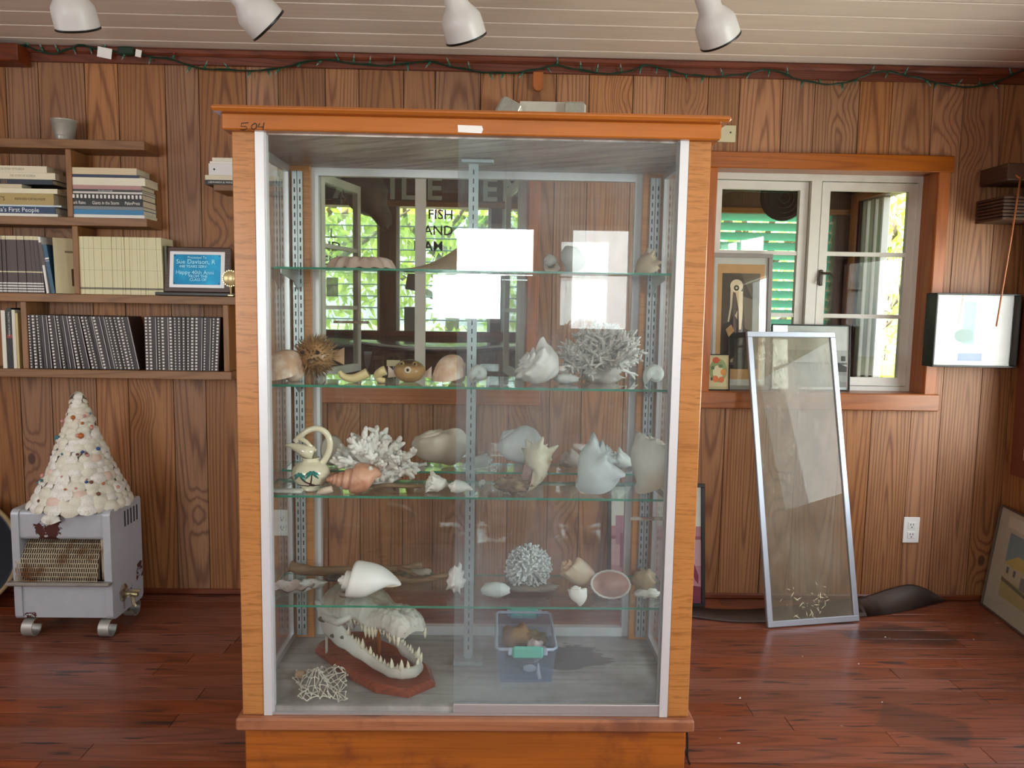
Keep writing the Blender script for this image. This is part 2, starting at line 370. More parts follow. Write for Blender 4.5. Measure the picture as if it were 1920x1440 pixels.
M['shellg'] = plain('pale_grey_shell', '#d6d8d2', .5, 0, .05, 30, .15, h2='#b8b7ae', blotch=8)
M['pink'] = plain('pink_shell_mouth', '#d9a99a', .3, 0, .06)
M['bone'] = plain('weathered_bone', '#d9d5cb', .65, 0, .10, 45, .35, h2='#b5b0a6', blotch=7)
M['tooth'] = plain('ivory_tooth', '#e7dfc6', .35, 0, .05)
M['drift'] = wood('driftwood', '#8a6f52', '#54402e', 0, .012, .7, .2, .5, .6)
# ------------------------------------------------------------------ the room
YB, XR, XL, YR, ZC = 3.30, 2.25, -3.0, -1.5, 2.303
random.seed(4)
WIN = [(-.80, .13), (.922, 1.865)]; WZ0, WZ1 = .93, 1.875
def spans(x0, x1, wins):                     # cut an x range at the window edges
    xs = sorted({x0, x1} | {e for w in wins for e in w[:2] if x0 < e < x1})
    return list(zip(xs[:-1], xs[1:]))
# back wall: core with openings, tongue-and-groove boards as parts
wb = structure('wall_back', (0, YB, 0))
core = MB()
for a, b in spans(XL-.2, XR+.2, WIN):
    if any(w[0] <= a and b <= w[1] for w in WIN):
        core.lohi((a, YB+.018, -.1), (b, YB+.16, WZ0-.03)); core.lohi((a, YB+.018, WZ1+.02), (b, YB+.16, 2.6))
    else: core.lohi((a, YB+.018, -.1), (b, YB+.16, 2.6))
core.build('wall_core', plain('dark_wall_core', '#3a2116', .8), wb)
seams = [12, 73, 160, 222, 310, 373, 462, 522, 610, 673, 757, 816, 901, 963, 1043, 1105, 1187, 1247, 1328, 1387, 1468, 1528, 1612, 1673, 1750, 1808, 1883]
sx = [at(x, 170, YB).x for x in seams]
x = sx[0]
while x > XL: x -= random.uniform(.11, .16); sx.insert(0, x)
sx[0] = XL; sx.append(XR)
for a, b in zip(sx[:-1], sx[1:]):
    mb = MB(); y0 = YB-random.uniform(0, .0025); g = .0017
    a2, b2 = a+g, b-g
    for p, q in spans(a2, b2, WIN):
        if any(w[0] <= p+1e-6 and q-1e-6 <= w[1] for w in WIN):
            mb.lohi((p, y0, .0), (q, YB+.02, WZ0-.01)); mb.lohi((p, y0, WZ1+.01), (q, YB+.02, ZC))
        else: mb.lohi((p, y0, .0), (q, YB+.02, ZC))
    mb.build('wall_board', M['wall'], wb, org=((a+b)/2, YB, 1.15))
def side_wall(name, fixed, axis, r0, r1, wins, matkey='wall', sgn=1, bw=.14, panel=True):
    # axis 0: wall in the x direction at y=fixed ; axis 1: wall in the y direction at x=fixed.  wins = (u0,u1,z0,z1)
    o = structure(name, (fixed if axis else 0, 0 if axis else fixed, 0))
    def P(u, d, z): return (fixed+sgn*d, u, z) if axis else (u, fixed+sgn*d, z)
    mb = MB()
    for a, b in spans(r0, r1, wins):
        w = [w for w in wins if w[0] <= a+1e-6 and b-1e-6 <= w[1]]
        if w: mb.lohi(P(a, .018, -.1), P(b, .16, w[0][2])); mb.lohi(P(a, .018, w[0][3]), P(b, .16, 2.6))
        else: mb.lohi(P(a, .018, -.1), P(b, .16, 2.6))
    mb.build('wall_core', bpy.data.materials['dark_wall_core'], o)
    u = r0
    while u < r1-.02 and panel:
        v = min(r1, u+random.uniform(bw*.8, bw*1.2)); mb = MB()
        for p, q in spans(u+.0017, v-.0017, wins):
            w = [w for w in wins if w[0] <= p+1e-6 and q-1e-6 <= w[1]]
            if w: mb.lohi(P(p, 0, 0), P(q, .02, w[0][2])); mb.lohi(P(p, 0, w[0][3]), P(q, .02, ZC))
            else: mb.lohi(P(p, 0, 0), P(q, .02, ZC))
        mb.build('wall_board', M[matkey], o, org=P((u+v)/2, 0, 1.15)); u = v
    return o, P
RW = [(.1-.55, .1+.85, .92, 1.9), (1.78, 3.15, .67, 1.62)]
wr, PR = side_wall('wall_right', XR, 1, YR, YB, RW)
LW = [(.5, 1.9, .92, 1.9)]
wl, PL = side_wall('wall_left', XL, 1, YR, YB, LW, sgn=-1)
KW = [(-2.85, -1.95, .86, 1.95), (-.49, .29, 1.16, 1.86), (.51, .97, 1.1, 1.86)]
wk, PK = side_wall('wall_rear', YR, 0, XL, XR, KW, sgn=-1)
# floor planks
fl = structure('floor', (0, 0, 0))
MB().lohi((XL-.1, YR-.1, -.08), (XR+.1, YB+.1, -.016)).build('subfloor', plain('subfloor_dark', '#1c0d0a', .8), fl)
y = YB; random.seed(9); pool = {}
while y > YR:
    w = .083; xx = XL-random.uniform(0, 1.5)
    if y < 1.2: w = .166
    while xx < XR:
        L = random.choice([1.4, 1.9, 2.6]); a = max(XL, xx); b = min(XR, xx+L); xx += L
        if b-a < .05: continue
        MB().cbox(((a+b)/2, y-w/2, -.008-random.uniform(0, .0008)), (b-a-.002, w-.002, .016), .0005).build('floor_plank', M['floor'], fl, org=((a+b)/2, y-w/2, 0))
    y -= w
# ceiling planks, painted, run along the back wall
ce = structure('ceiling', (0, 0, ZC))
MB().lohi((XL-.1, YR-.1, ZC+.010), (XR+.1, YB+.15, ZC+.1)).build('ceiling_deck', M['ceilb'], ce)
y = YB; i = 0
while y > YR:
    w = .106 if i == 0 else .142
    MB().cbox(((XL+XR)/2, y-w/2, ZC+.006), (XR-XL, w-.009, .012), .002).build('ceiling_plank', M['ceil'], ce, org=(random.uniform(-1, 1), y-w/2, ZC)); y -= w; i += 1
# crown trim and baseboards
tr = structure('trim_1', (0, YB, ZC))
mb = MB(); mb.lohi((XL, YB-.018, ZC-.062), (XR, YB, ZC-.001)); mb.build('trim_board', M['trim'], tr)
mb = MB(); mb.cbox(((XL+XR)/2, YB-.024, ZC-.016), (XR-XL, .02, .03), .008); mb.build('trim_bead', M['trim'], tr)
bb = MB(); bb.cbox(((XL+XR)/2, YB-.008, .014), (XR-XL-.002, .014, .026), .006); o = bb.build('baseboard_back', M['trim']); o['kind'] = 'structure'
bb = MB(); bb.cbox((XR-.008, (YR+YB)/2, .014), (.014, YB-YR-.03, .026), .006); o = bb.build('baseboard_right', M['trim']); o['kind'] = 'structure'
# ---- windows in the back wall
def window(name, x0, x1, left_open, right_open, lock):
    o = structure(name, ((x0+x1)/2, YB, WZ0)); yf = YB+.12; cw = .05
    zt, zb = WZ1, WZ0
    c = MB(); c.cbox(((x0+x1)/2, YB-.008, zt+.033), (x1-x0+2*cw+.02, .022, .068), .003); c.build('casing', M['casing'], o, org=((x0+x1)/2, YB, zt))
    for s, xx in ((-1, x0), (1, x1)):
        c = MB(); c.cbox((xx+s*cw/2, YB-.007, (zt+zb)/2-.03), (cw, .02, zt-zb+.06), .003); c.build('casing', M['casingz'], o, org=(xx, YB, 1.3))
        c = MB(); c.lohi((xx-s*.004, YB-.004, zb), (xx+s*.015, YB+.17, zt)); c.build('jamb', M['casingz'], o, org=(xx, YB, 1.3))
    c = MB(); c.lohi((x0, YB-.004, zt), (x1, YB+.17, zt+.02)); c.build('head_jamb', M['casing'], o, org=((x0+x1)/2, YB, zt))
    c = MB(); c.lohi((x0, YB-.004, zb-.025), (x1, YB+.17, zb)); c.cbox(((x0+x1)/2, YB-.012, zb-.037), (x1-x0+2*cw+.03, .028, .074), .004)
    c.build('sill', M['casing'], o, org=((x0+x1)/2, YB, zb))
    fw = .028
    f = MB(); f.lohi((x0, yf-.02, zt-fw), (x1, yf+.02, zt)); f.lohi((x0, yf-.02, zb), (x1, yf+.02, zb+fw*.7))
    f.lohi((x0, yf-.02, zb+fw*.7), (x0+fw*.8, yf+.02, zt-fw)); f.lohi((x1-fw*.8, yf-.02, zb+fw*.7), (x1, yf+.02, zt-fw))
    xm = (x0+x1)/2; f.lohi((xm-.022, yf-.0195, zb+fw*.7), (xm+.022, yf+.0195, zt-fw)); f.build('window_frame', M['whitep'], o)
    for k, (a, b, ang) in enumerate(((x0+fw*.8, xm-.022, left_open), (xm+.022, x1-fw*.8, right_open))):
        hx = a if k == 0 else b; sg = 1 if k == 0 else -1; w = b-a-.006; z0, z1 = zb+fw*.7+.003, zt-fw-.003
        R = RZ(ang*sg); sw = .036
        def place(u, d, z): v = R @ Vector((sg*u, d, 0)); return Vector((hx+v.x, yf+v.y, z))
        def bar(mb, u0, u1, za, zz, d=.026):
            p = place((u0+u1)/2, 0, (za+zz)/2); mb.box(p, (u1-u0, d, zz-za), R); return mb
        sash = MB(); bar(sash, 0, sw, z0, z1); bar(sash, w-sw, w, z0, z1); bar(sash, sw, w-sw, z0, z0+sw); bar(sash, sw, w-sw, z1-sw, z1)
        so = sash.build('sash', M['whitep'], o)
        h = (z1-z0-2*sw)/3
        for i in (1, 2): bar(MB(), sw, w-sw, z0+sw+h*i-.009, z0+sw+h*i+.009, .02).build('muntin', M['whitep'], so)
        for i in range(3):
            p = MB(); c = place(w/2, 0, z0+sw+h*(i+.5)); p.box(c, (w-2*sw, .003, h-.018), R); p.build('pane', M['glass'], so)
        if lock and k == 1:
            l = MB(); c = place(w-sw*.3, -.02, (z0+z1)/2+.03); l.cbox(c, (.018, .012, .07), .004)
            l.tube([c+Vector((0, -.008, .02)), c+Vector((.03, -.02, .018)), c+Vector((.055, -.022, .002))], [.006, .005, .004], 6)
            l.tube([c+Vector((-.006, -.006, .02)), c+Vector((-.018, -.012, -.03))], [.006, .004], 6)
            l.build('latch', plain('old_bronze_latch', '#4b443b', .4, .6), so)
    return o
window('window_1', *WIN[0], 76, 82, False)
window('window_2', *WIN[1], 2, 0, True)
# ---- windows behind and beside the camera
def plain_window(name, P, u0, u1, z0, z1, rails, stiles, casing=.07, ax=0, matf='whitep', glassd=.03):
    o = structure(name, P((u0+u1)/2, 0, z0)); c = MB()
    for a, b, p, q in ((u0-casing, u1+casing, z1, z1+casing), (u0-casing, u1+casing, z0-casing, z0), (u0-casing, u0, z0, z1), (u1, u1+casing, z0, z1)):
        mb = MB(); mb.lohi(P(a, -.02, p), P(b, 0, q)); mb.build('casing', M['trim'], o, org=P((a+b)/2, 0, (p+q)/2))
    c.lohi(P(u0, .02, z0+.03), P(u0+.03, .06, z1-.03)); c.lohi(P(u1-.03, .02, z0+.03), P(u1, .06, z1-.03)); c.lohi(P(u0, .02, z0), P(u1, .06, z0+.03)); c.lohi(P(u0, .02, z1-.03), P(u1, .06, z1))
    c.build('sash', M[matf], o)
    for r in rails: MB().lohi(P(u0+.03, .025, r-.011), P(u1-.03, .055, r+.011)).build('muntin', M[matf], o)
    for r in stiles: MB().lohi(P(r-.011, .025, z0+.03), P(r+.011, .055, z1-.03)).build('muntin', M[matf], o)
    MB().lohi(P(u0+.03, glassd, z0+.03), P(u1-.03, glassd+.003, z1-.03)).build('pane', M['glass'], o)
    return o
w3 = plain_window('window_3', PK, *KW[1], [1.52], [])
for a, b, z0, z1 in ((-.48, -.285, 1.50, 1.85), (.03, .28, 1.17, 1.50)): MB().lohi(PK(a, .008, z0), PK(b, .012, z1)).build('added_mask_card', plain('grey_card_board', '#8a8782', .7), w3)  # unseen cards added to shape the window's reflection in the cabinet doors
plain_window('window_4', PK, *KW[2], [1.52], [])
plain_window('added_window_5', PK, *KW[0], [1.3, 1.6], [-2.4])  # made up out of view, opening for the rear fill
w6 = plain_window('window_6', PR, *RW[1], [], [], .075, 1, 'trim', .022)
plain_window('added_window_7', PR, *RW[0], [1.3], [.3])  # unseen window added to let in the right-hand fill
plain_window('added_window_8', PL, *LW[0], [1.3], [1.2])  # unseen, put into the left wall for light
# ------------------------------------------------------------------ porch beyond the back wall
YP = 4.95; YS = YB+.16
M['porchw'] = wood('porch_dark_boards', '#5d4336', '#37251d', 2, .016, .6, .25, .5, .4)
pf = MB(); pf.lohi((XL, YS, -.06), (XR, YP+.1, -.002)); o = pf.build('floor_porch', wood('porch_floor_wood', '#6b4a3a', '#3d281f', 0, .02, .5)); o['kind'] = 'structure'
pc = MB(); pc.lohi((XL, YS, 2.30), (XR+.1, YP+.14, 2.36)); o = pc.build('ceiling_porch', M['ceil']); o['kind'] = 'structure'
PZ0, PZ1 = 1.111, 1.897
FW = [(-2.6, -1.6), (-1.5, -.742), (-.64, -.038), (.031, .64), (1.30, 2.16)]
wf = structure('wall_far', (0, YP, 0))
MB().lohi((XL, YP, 0), (XR, YP+.1, PZ0)).build('lower_boards', M['porchw'], wf)
MB().lohi((XL, YP, PZ1), (XR, YP+.1, 2.36)).build('header_boards', M['porchw'], wf)
for a, b in zip([XL]+[w[1] for w in FW], [w[0] for w in FW]+[XR]): MB().lohi((a, YP-.01, PZ0), (b, YP+.1, PZ1)).build('post', M['porchw'], wf, org=((a+b)/2, YP, 1.5))
for a, b in zip([XL], [XR]): MB().cbox(((a+b)/2, YP-.02, PZ0-.012), (b-a, .06, .03), .004).build('sill', M['trim'], wf)
MB().cbox(((XL+XR)/2, YP-.012, PZ1+.015), (XR-XL, .03, .035), .004).build('head_trim', M['shelfw'], wf)
M['jal'] = glass('louvre_glass', '#eef5f2', .10, .32, '#d5e6e4'); M['jedge'] = plain('louvre_glass_edge', '#bfdcda', .2)
for a, b in FW[:4]:
    z = PZ0+.035
    j = MB(); j.lohi((a, YP+.02, PZ0), (a+.02, YP+.06, PZ1)); j.lohi((b-.02, YP+.02, PZ0), (b, YP+.06, PZ1)); j.build('louvre_track', M['aluw'], wf)
    while z < PZ1-.01:
        m = MB(); m.box(((a+b)/2, YP+.045, z), (b-a-.04, .004, .082), RX(28)); m.box(Vector(((a+b)/2, YP+.045, z))+RX(28) @ Vector((0, 0, -.041)), (b-a-.04, .006, .007), RX(28), 1); m.build('louvre_pane', [M['jal'], M['jedge']], wf, org=((a+b)/2, YP+.045, z)); z += .0745
M['turq'] = plain('turquoise_paint', '#8fe6d0', .5, 0, .08, 20)
a, b = FW[4]; z = PZ0+.03
while z < PZ1:
    m = MB(); m.box(((a+b)/2, YP+.05, z), (b-a-.01, .008, .052), RX(32)); m.build('louvre_slat', M['turq'], wf, org=((a+b)/2, YP+.05, z)); z += .0615
# porch right end wall with a wide white-framed opening
we = structure('wall_far_right', (XR, 4.1, 0)); oy0, oy1, oz0, oz1 = 3.62, 4.84, .42, 1.97
for p, q in (((XR, YS, 0), (XR+.1, oy0, 2.36)), ((XR, oy1, 0), (XR+.1, YP+.1, 2.36)), ((XR, oy0, oz1), (XR+.1, oy1, 2.36)), ((XR, oy0, 0), (XR+.1, oy1, oz0))):
    MB().lohi(p, q).build('wall_panel', M['porchw'], we)
for p, q in (((XR-.012, oy0-.02, oz1), (XR+.012, oy1+.08, oz1+.05)), ((XR-.012, oy1, oz0), (XR+.012, oy1+.075, oz1)), ((XR-.012, oy0-.07, oz0), (XR+.012, oy0, oz1))):
    MB().lohi(p, q).build('casing', M['casing'], we, org=p)
for k, yy in enumerate((oy1-.03, oy1-.11, oy1-.19)):
    MB().cbox((XR+.05+.01*k, yy, (oz0+oz1)/2), (.05, .055, oz1-oz0), .006).build('white_stile', M['white'], we)
MB().lohi((XL-.1, YS, 0), (XL, YP+.1, 2.36)).build('wall_far_left', M['porchw'])['kind'] = 'structure'
# signs and things in the porch
M['signw'] = plain('white_sign_letters', '#cfd6d6', .5)
for ch, px, lab in (('A', 646, ''), ('I', 736, ''), ('L', 765, ''), ('E', 814, ''), ('E', 918, ''), ('N', 964, '')):
    p = at(px, 352 + (px-640)*.02, YP-.015)
    l = text('sign_letter', ch, M['signw'], .205, p, ext=.004, bold=.02); tag(l, {646: 'white letter A on the dark sign board', 736: 'white letter I before the L on the sign board', 765: 'white letter L on the dark sign board', 814: 'white letter E right after the L on the sign board', 918: 'white letter E next to the N on the sign board', 964: 'white letter N ending the row on the sign board'}[px], 'letter', 'white letters above the porch windows')
for body, px, py, s in (('FISH', 826, 403, .085), ('AND', 822, 433, .085), ('MAM', 803, 462, .085), ('LL', 618, 438, .085), ('ND', 620, 463, .085), ('EN', 619, 489, .085)):
    l = text('window_lettering', body, M['ink'], s, at(px, py, YP-.005), ext=.001, bold=.01)
    tag(l, 'black word %s lettered on the porch louvres' % body, 'lettering', 'black words on the porch louvres')
# ---- porch contents
hang = thing('hanging_trophy', 'dark dried wing-shaped hide hanging in the porch beside window', 'trophy', at(672, 335, 4.35))
b0 = at(655, 318, 4.35)
def _hide(u, v):
    w = (.13+.05*sin(u*3))*(1-u**2.2*.86); p = b0+Vector((.03+.16*u+.02*sin(u*9), .03*sin(v*2*pi), -.02-.30*u)); a = (v)*2*pi
    return p+Vector((cos(a)*w*.8, sin(a)*w*.22, .0))+Vector((0, 0, .012*sin(v*9+u*20)))
MB().grid(_hide, 18, 20, cv=True).build('hide', plain('dark_hide', '#3b342f', .7, 0, .2, 30, .4, h2='#6b6258'), hang, smooth=True)
MB().tube([b0+Vector((.03, 0, -.02)), (b0.x+.03, b0.y, 2.30)], .004, 6).build('hanging_cord', M['ink'], hang)
sb = thing('surfboard', 'dark blue surfboard with white fin lying on porch rack', 'surfboard', at(800, 650, 4.45))
L0, L1 = at(655, 650, 4.45), at(985, 656, 4.45)
def _board(u, v):
    p = L0.lerp(L1, u); w = .24*(max(0, 1-abs(2*u-1)**2.4))**.6+.002; th = .03*(max(0, 1-abs(2*u-1)**3))**.5+.002; a = v*2*pi
    return p+Vector((0, cos(a)*w, sin(a)*th+.03*(2*u-1)**2))
MB().grid(_board, 30, 16, cv=True).build('board', plain('navy_gloss', '#1b2c44', .2, coat=.4), sb, smooth=True)
s_ = MB()
s_.tube([L0.lerp(L1, u)+Vector((0, -.24*(1-abs(2*u-1)**2.4)**.6-.004, .012+.03*(2*u-1)**2)) for u in [i/20 for i in range(1, 20)]], .007, 6); s_.build('rail_stripe', M['aluw'], sb)
p = L0.lerp(L1, .12); f_ = MB(); f_.prism([(-.02, 0), (.025, 0), (.012, -.07), (-.005, -.105), (-.018, -.06)], -.004, .004, lambda v: v+p+Vector((0, -.1, -.02))); f_.build('fin', M['white'], sb)
rk = thing('board_rack', 'dark wooden trestle under the blue surfboard in the porch', 'rack', (L0.x+.1, 4.45, 0))
for u in (.2, .8):
    q = L0.lerp(L1, u)
    for dy in (-.2, .2): MB().cbox((q.x, q.y+dy, (q.z-.05)/2), (.05, .05, q.z-.05), .004).build('leg', M['porchw'], rk)
    MB().cbox((q.x, q.y, q.z-.045), (.06, .5, .03), .004).build('crossbar', M['porchw'], rk)
g = at(1466, 372, 4.55); gp = thing('round_basket', 'black round woven basket hanging behind the window panes', 'basket', g)
MB().lathe([(.002, -.03), (.08, -.028), (.12, -.012), (.133, .01), (.125, .016), (.11, .0), (.002, -.012)], 28, g, RX(88)).build('bowl', plain('black_weave', '#16130f', .8, 0, .2, 120, .5), gp, smooth=True)
r_ = MB()
for k in range(4): r_.tube([g+Vector((cos(a)*(.03+.028*k), -.024+.004*k-.01, sin(a)*(.03+.028*k))) for a in [2*pi*i/24 for i in range(24)]], .004, 5, closed=True)
r_.build('weave_ring', bpy.data.materials['black_weave'], gp)
MB().tube([g+Vector((0, .02, .12)), (g.x, g.y+.02, 2.30)], .003, 5).build('hanging_cord', M['ink'], gp)
# papers and cards taped to the louvres
for k, (x0, y0, x1, y1, ro, h, lab) in enumerate(((762, 512, 790, 545, 10, '#6c7072', 'tilted grey card taped to porch louvres'), (758, 575, 790, 622, 0, '#8d9a9c', 'grey printed card low on the porch louvres'),
        (955, 552, 982, 590, 0, '#8c8d92', 'small grey card on porch glass near the post'), (948, 592, 982, 625, 0, '#9fa3aa', 'pale speckled card beneath the small grey card'), (612, 520, 634, 556, 0, '#d8d4d2', 'white paper with dark spots on porch louvres'))):
    a, b = at(x0, y0, YP-.02), at(x1, y1, YP-.02); c = (a+b)/2
    o = MB().box((0, 0, 0), (abs(b.x-a.x), .003, abs(a.z-b.z)), RY(ro)).build('posted_card', plain('card_%d' % k, h, .6, 0, .15, 60), None, world=False); o.location = c; OFF[o.name] = c; tag(o, lab, 'card', 'cards on the porch louvres')
# ---- outdoors: sandy ground, fence, trees
t = NT('sandy_ground'); v = t.obj(); t.bsdf(t.mix(t.step(t.noise(v, .8, 5), .4, .65), lin('#cfc6ae'), lin('#8a9a55')), .9); 
o = MB().lohi((-30, YP+.11, -.35), (40, 60, -.25)).build('ground', t.mat); o['kind'] = 'structure'
o = MB().lohi((XR+.2, -20, -.35), (40, YP+.1, -.25)).build('ground_side', t.mat); o['kind'] = 'structure'
def leafmat(name, a, b):
    t = NT(name); r = t.noise(t.obj(), 7, 2); c = t.mix(t.step(r, .35, .65), lin(a), lin(b))
    d = t.n('BsdfDiffuse', {'Color': c}); tl = t.n('BsdfTranslucent', {'Color': c}); m = t.n('MixShader', {0: .5, 1: d, 2: tl}); t.t.links.new(m.outputs[0], t.out.inputs['Surface']); return t.mat
LM = [leafmat('leaf_yellow_green', '#b3cf4f', '#e0ec8a'), leafmat('leaf_green', '#7db24e', '#bbdc78'), leafmat('leaf_pale', '#c5d68f', '#f0f2c4')]
BARK = plain('grey_bark', '#6f6256', .9, 0, .2, 12, .3)
def tree(x, y, h, r, n, lm, seed, label):
    random.seed(seed); o = thing('garden_tree', label, 'tree', (x, y, -.25), 'trees outside the porch'); b = MB(); tips = []
    b.tube([(x, y, -.25), (x+.05, y, h*.35), (x-.04, y+.05, h*.6)], [.09, .07, .05], 7)
    for k in range(9):
        a = k*2.4; p0 = Vector((x, y, h*random.uniform(.3, .6))); p1 = p0+Vector((cos(a)*r*.55, sin(a)*r*.55, h*random.uniform(.08, .3))); p2 = p1+Vector((cos(a+.5)*r*.4, sin(a+.5)*r*.4, h*.12))
        b.tube([p0, p1, p2], [.04, .025, .008], 5); tips += [p1, p2, (p0+p1)/2]
    b.build('trunk', BARK, o, smooth=True); l = MB(); vs = []; fs = []
    for k in range(n):
        c = random.choice(tips)+Vector((random.gauss(0, r*.28), random.gauss(0, r*.28), random.gauss(0, h*.13))); R = Euler((random.uniform(0, 6), random.uniform(0, 6), random.uniform(0, 6))).to_matrix(); s = random.uniform(.05, .10)
        i = len(vs); vs += [c+R @ Vector(q) for q in ((-s, 0, 0), (0, -s*.4, s*.1), (s, 0, 0), (0, s*.4, s*.1))]; fs.append((i, i+1, i+2, i+3))
    l.add(vs, fs); f = l.build('foliage', lm, o); f['kind'] = 'stuff'
for a in ((-3.6, 8.2, 3.6, 1.5, 1560, LM[1], 1, 'green leafy tree far left beyond the porch windows'), (-1.9, 7.4, 3.0, 1.3, 1560, LM[0], 2, 'yellow green tree behind the left porch louvres'),
          (-.5, 8.0, 3.4, 1.4, 1680, LM[0], 3, 'broad sunlit tree behind the lettered porch louvres'), (1.0, 8.4, 3.4, 1.4, 1560, LM[1], 4, 'green tree behind the middle of the porch'),
          (2.6, 7.8, 3.2, 1.3, 1560, LM[2], 5, 'pale tree behind the turquoise slats'), (4.4, 8.8, 3.8, 1.6, 1920, LM[0], 6, 'sunlit tree seen through the white framed opening'), (5.6, 9.8, 4.2, 1.8, 1920, LM[2], 7, 'pale bushy tree behind the yellow fence'), (3.6, 7.9, 2.2, .8, 900, LM[2], 8, 'sparse young tree with thin crooked branches')): tree(*a)
fe = thing('garden_fence', 'yellow green board fence in the garden beyond the porch', 'fence', (4, 7.0, -.25))
M['fence'] = plain('yellow_green_paint', '#a9b23c', .7, 0, .15, 8)
for k in range(16): MB().cbox((3.0+k*.16, 7.0, .28), (.15, .03, 1.06), .004).build('board', M['fence'], fe, org=(3.0+k*.16, 7, .28))
for z in (.0, .6): MB().cbox((4.2, 7.03, z), (2.6, .04, .08), .004).build('rail', M['fence'], fe)
# ------------------------------------------------------------------ display cabinet
CX0, CX1, CY0, CY1, CZB, CZT, CFL = -.671, .543, 2.0, 2.53, .165, 1.705, .185
CXM = (CX0+CX1)/2; CWD = CX1-CX0
cab = thing('display_cabinet', 'tall orange wood and glass display cabinet full of shells', 'cabinet', (CXM, (CY0+CY1)/2, 0))
def cpart(name, mb, mat, org=None, **k): return mb.build(name, mat, cab, org=org, **k)
# plinth
cpart('plinth', MB().cbox((CXM, (CY0+CY1)/2+.005, .064), (CWD-.006, CY1-CY0, .128), .003), M['plinth'], (CXM, CY0, .06))
cpart('plinth_lip', MB().cbox((CXM, (CY0+CY1)/2, .1465), (CWD+.028, CY1-CY0+.04, .035), .005), M['plinth'], (CXM+.4, CY0, .15))
cpart('floor_panel', MB().lohi((CX0+.02, CY0+.012, CZB), (CX1-.02, CY1-.01, CFL)), M['cfloor'], (0, 0, 0))
cpart('ceiling_panel', MB().lohi((CX0+.01, CY0+.012, CZT-.004), (CX1-.01, CY1-.01, CZT+.02)), M['inceil'])
cpart('header', MB().cbox((CXM, (CY0+CY1)/2-.006, CZT+.02), (CWD+.036, CY1-CY0+.03, .04), .003), M['orange'], (CXM, CY0, CZT))
cpart('cornice', MB().cbox((CXM, (CY0+CY1)/2-.012, CZT+.047), (CWD+.074, CY1-CY0+.07, .015), .006), M['orange'], (CXM+.3, CY0, CZT+.05))
PW = .058
for x0, x1 in ((CX0, CX0+PW), (CX1-PW, CX1)):
    cpart('front_post', MB().cbox(((x0+x1)/2, CY0+.022, (CZB+CZT)/2), (x1-x0, .044, CZT-CZB), .002), M['tiger'], ((x0+x1)/2, CY0, 1))
for s, x in ((1, CX0+PW), (-1, CX1-PW)):
    m = MB(); m.lohi((x, CY0-.002, CZB), (x+s*.022, CY0+.03, CZT)); m.lohi((x+s*.022, CY0+.006, CZB), (x+s*.026, CY0+.026, CZT)); cpart('door_channel', m, M['aluw'])
for x0, x1 in ((CX0+.005, CX0+.088), (CX1-.088, CX1-.005)):
    cpart('rear_post', MB().cbox(((x0+x1)/2, CY1-.04, (CZB+CZT)/2), (x1-x0, .08, CZT-CZB-.002), .002), M['tiger'], ((x0+x1)/2, CY1, 1))
# side glass in aluminium frames
for s, x in ((1, CX0+.02), (-1, CX1-.02)):
    ya, yb = CY0+.05, CY1-.085
    m = MB(); 
    for (p, q, r, t_) in ((ya, yb, CZT-.026, CZT-.0045), (ya, yb, CFL+.0005, CFL+.022), (yb-.018, yb, CFL+.022, CZT-.026), (ya, ya+.012, CFL+.022, CZT-.026)): m.lohi((x-.007, p, r), (x+.007, q, t_))
    cpart('side_frame', m, M['alu']); cpart('side_pane', MB().lohi((x-.002, ya, CFL), (x+.002, yb, CZT)), M['glass_s'])
# back: aluminium frame and glass
bx0, bx1, byy = CX0+.088, CX1-.088, CY1-.045
m = MB()
for a, b, p, q in ((bx0, bx1, CZT-.028, CZT-.004), (bx0, bx1, CFL, CFL+.03), (bx0, bx0+.02, CFL+.03, CZT-.028), (bx1-.02, bx1, CFL+.03, CZT-.028)): m.lohi((a, byy-.012, p), (b, byy+.012, q))
cpart('back_frame', m, M['aluw'])
m = MB(); xm = CXM+.0
cpart('back_pane', MB().lohi((bx0, byy, CFL), (xm+.03, byy+.004, CZT)), M['glass']); cpart('back_pane', MB().lohi((xm-.03, byy+.01, CFL), (bx1, byy+.014, CZT)), M['glass'])
# slotted standards
def standard(x, y, z0, z1, w, slots=True):
    o = cpart('slotted_standard', MB().box((x, y, (z0+z1)/2), (w, .006, z1-z0)), M['steel'])
    sl = MB(); z = z0+.03
    while z < z1-.02: sl.box((x, y-.0034, z), (.0035, .001, .014)); z += .0255
    q = sl.build('slot', M['slot'], o); q['kind'] = 'stuff'; return o
for s, xp in ((1, CX0+.088), (-1, CX1-.088)):
    standard(xp-s*.030, CY1-.084, CFL+.01, CZT-.02, .015); standard(xp-s*.047, CY1-.084, CFL+.01, CZT-.02, .015)
YC = 2.275; xc = at(884, 700, YC).x
standard(xc, YC, CFL+.02, CZT-.02, .028)
cpart('standard_foot', MB().cbox((xc, YC, CFL+.006), (.09, .05, .012), .002), M['steel']); cpart('standard_head', MB().cbox((xc+.01, YC, CZT-.012), (.095, .03, .012), .002), M['steel'])
cpart('standard_back', MB().lohi((xc-.009, YC+.003, CFL+.01), (xc+.009, YC+.02, CZT-.005)), M['steel'])
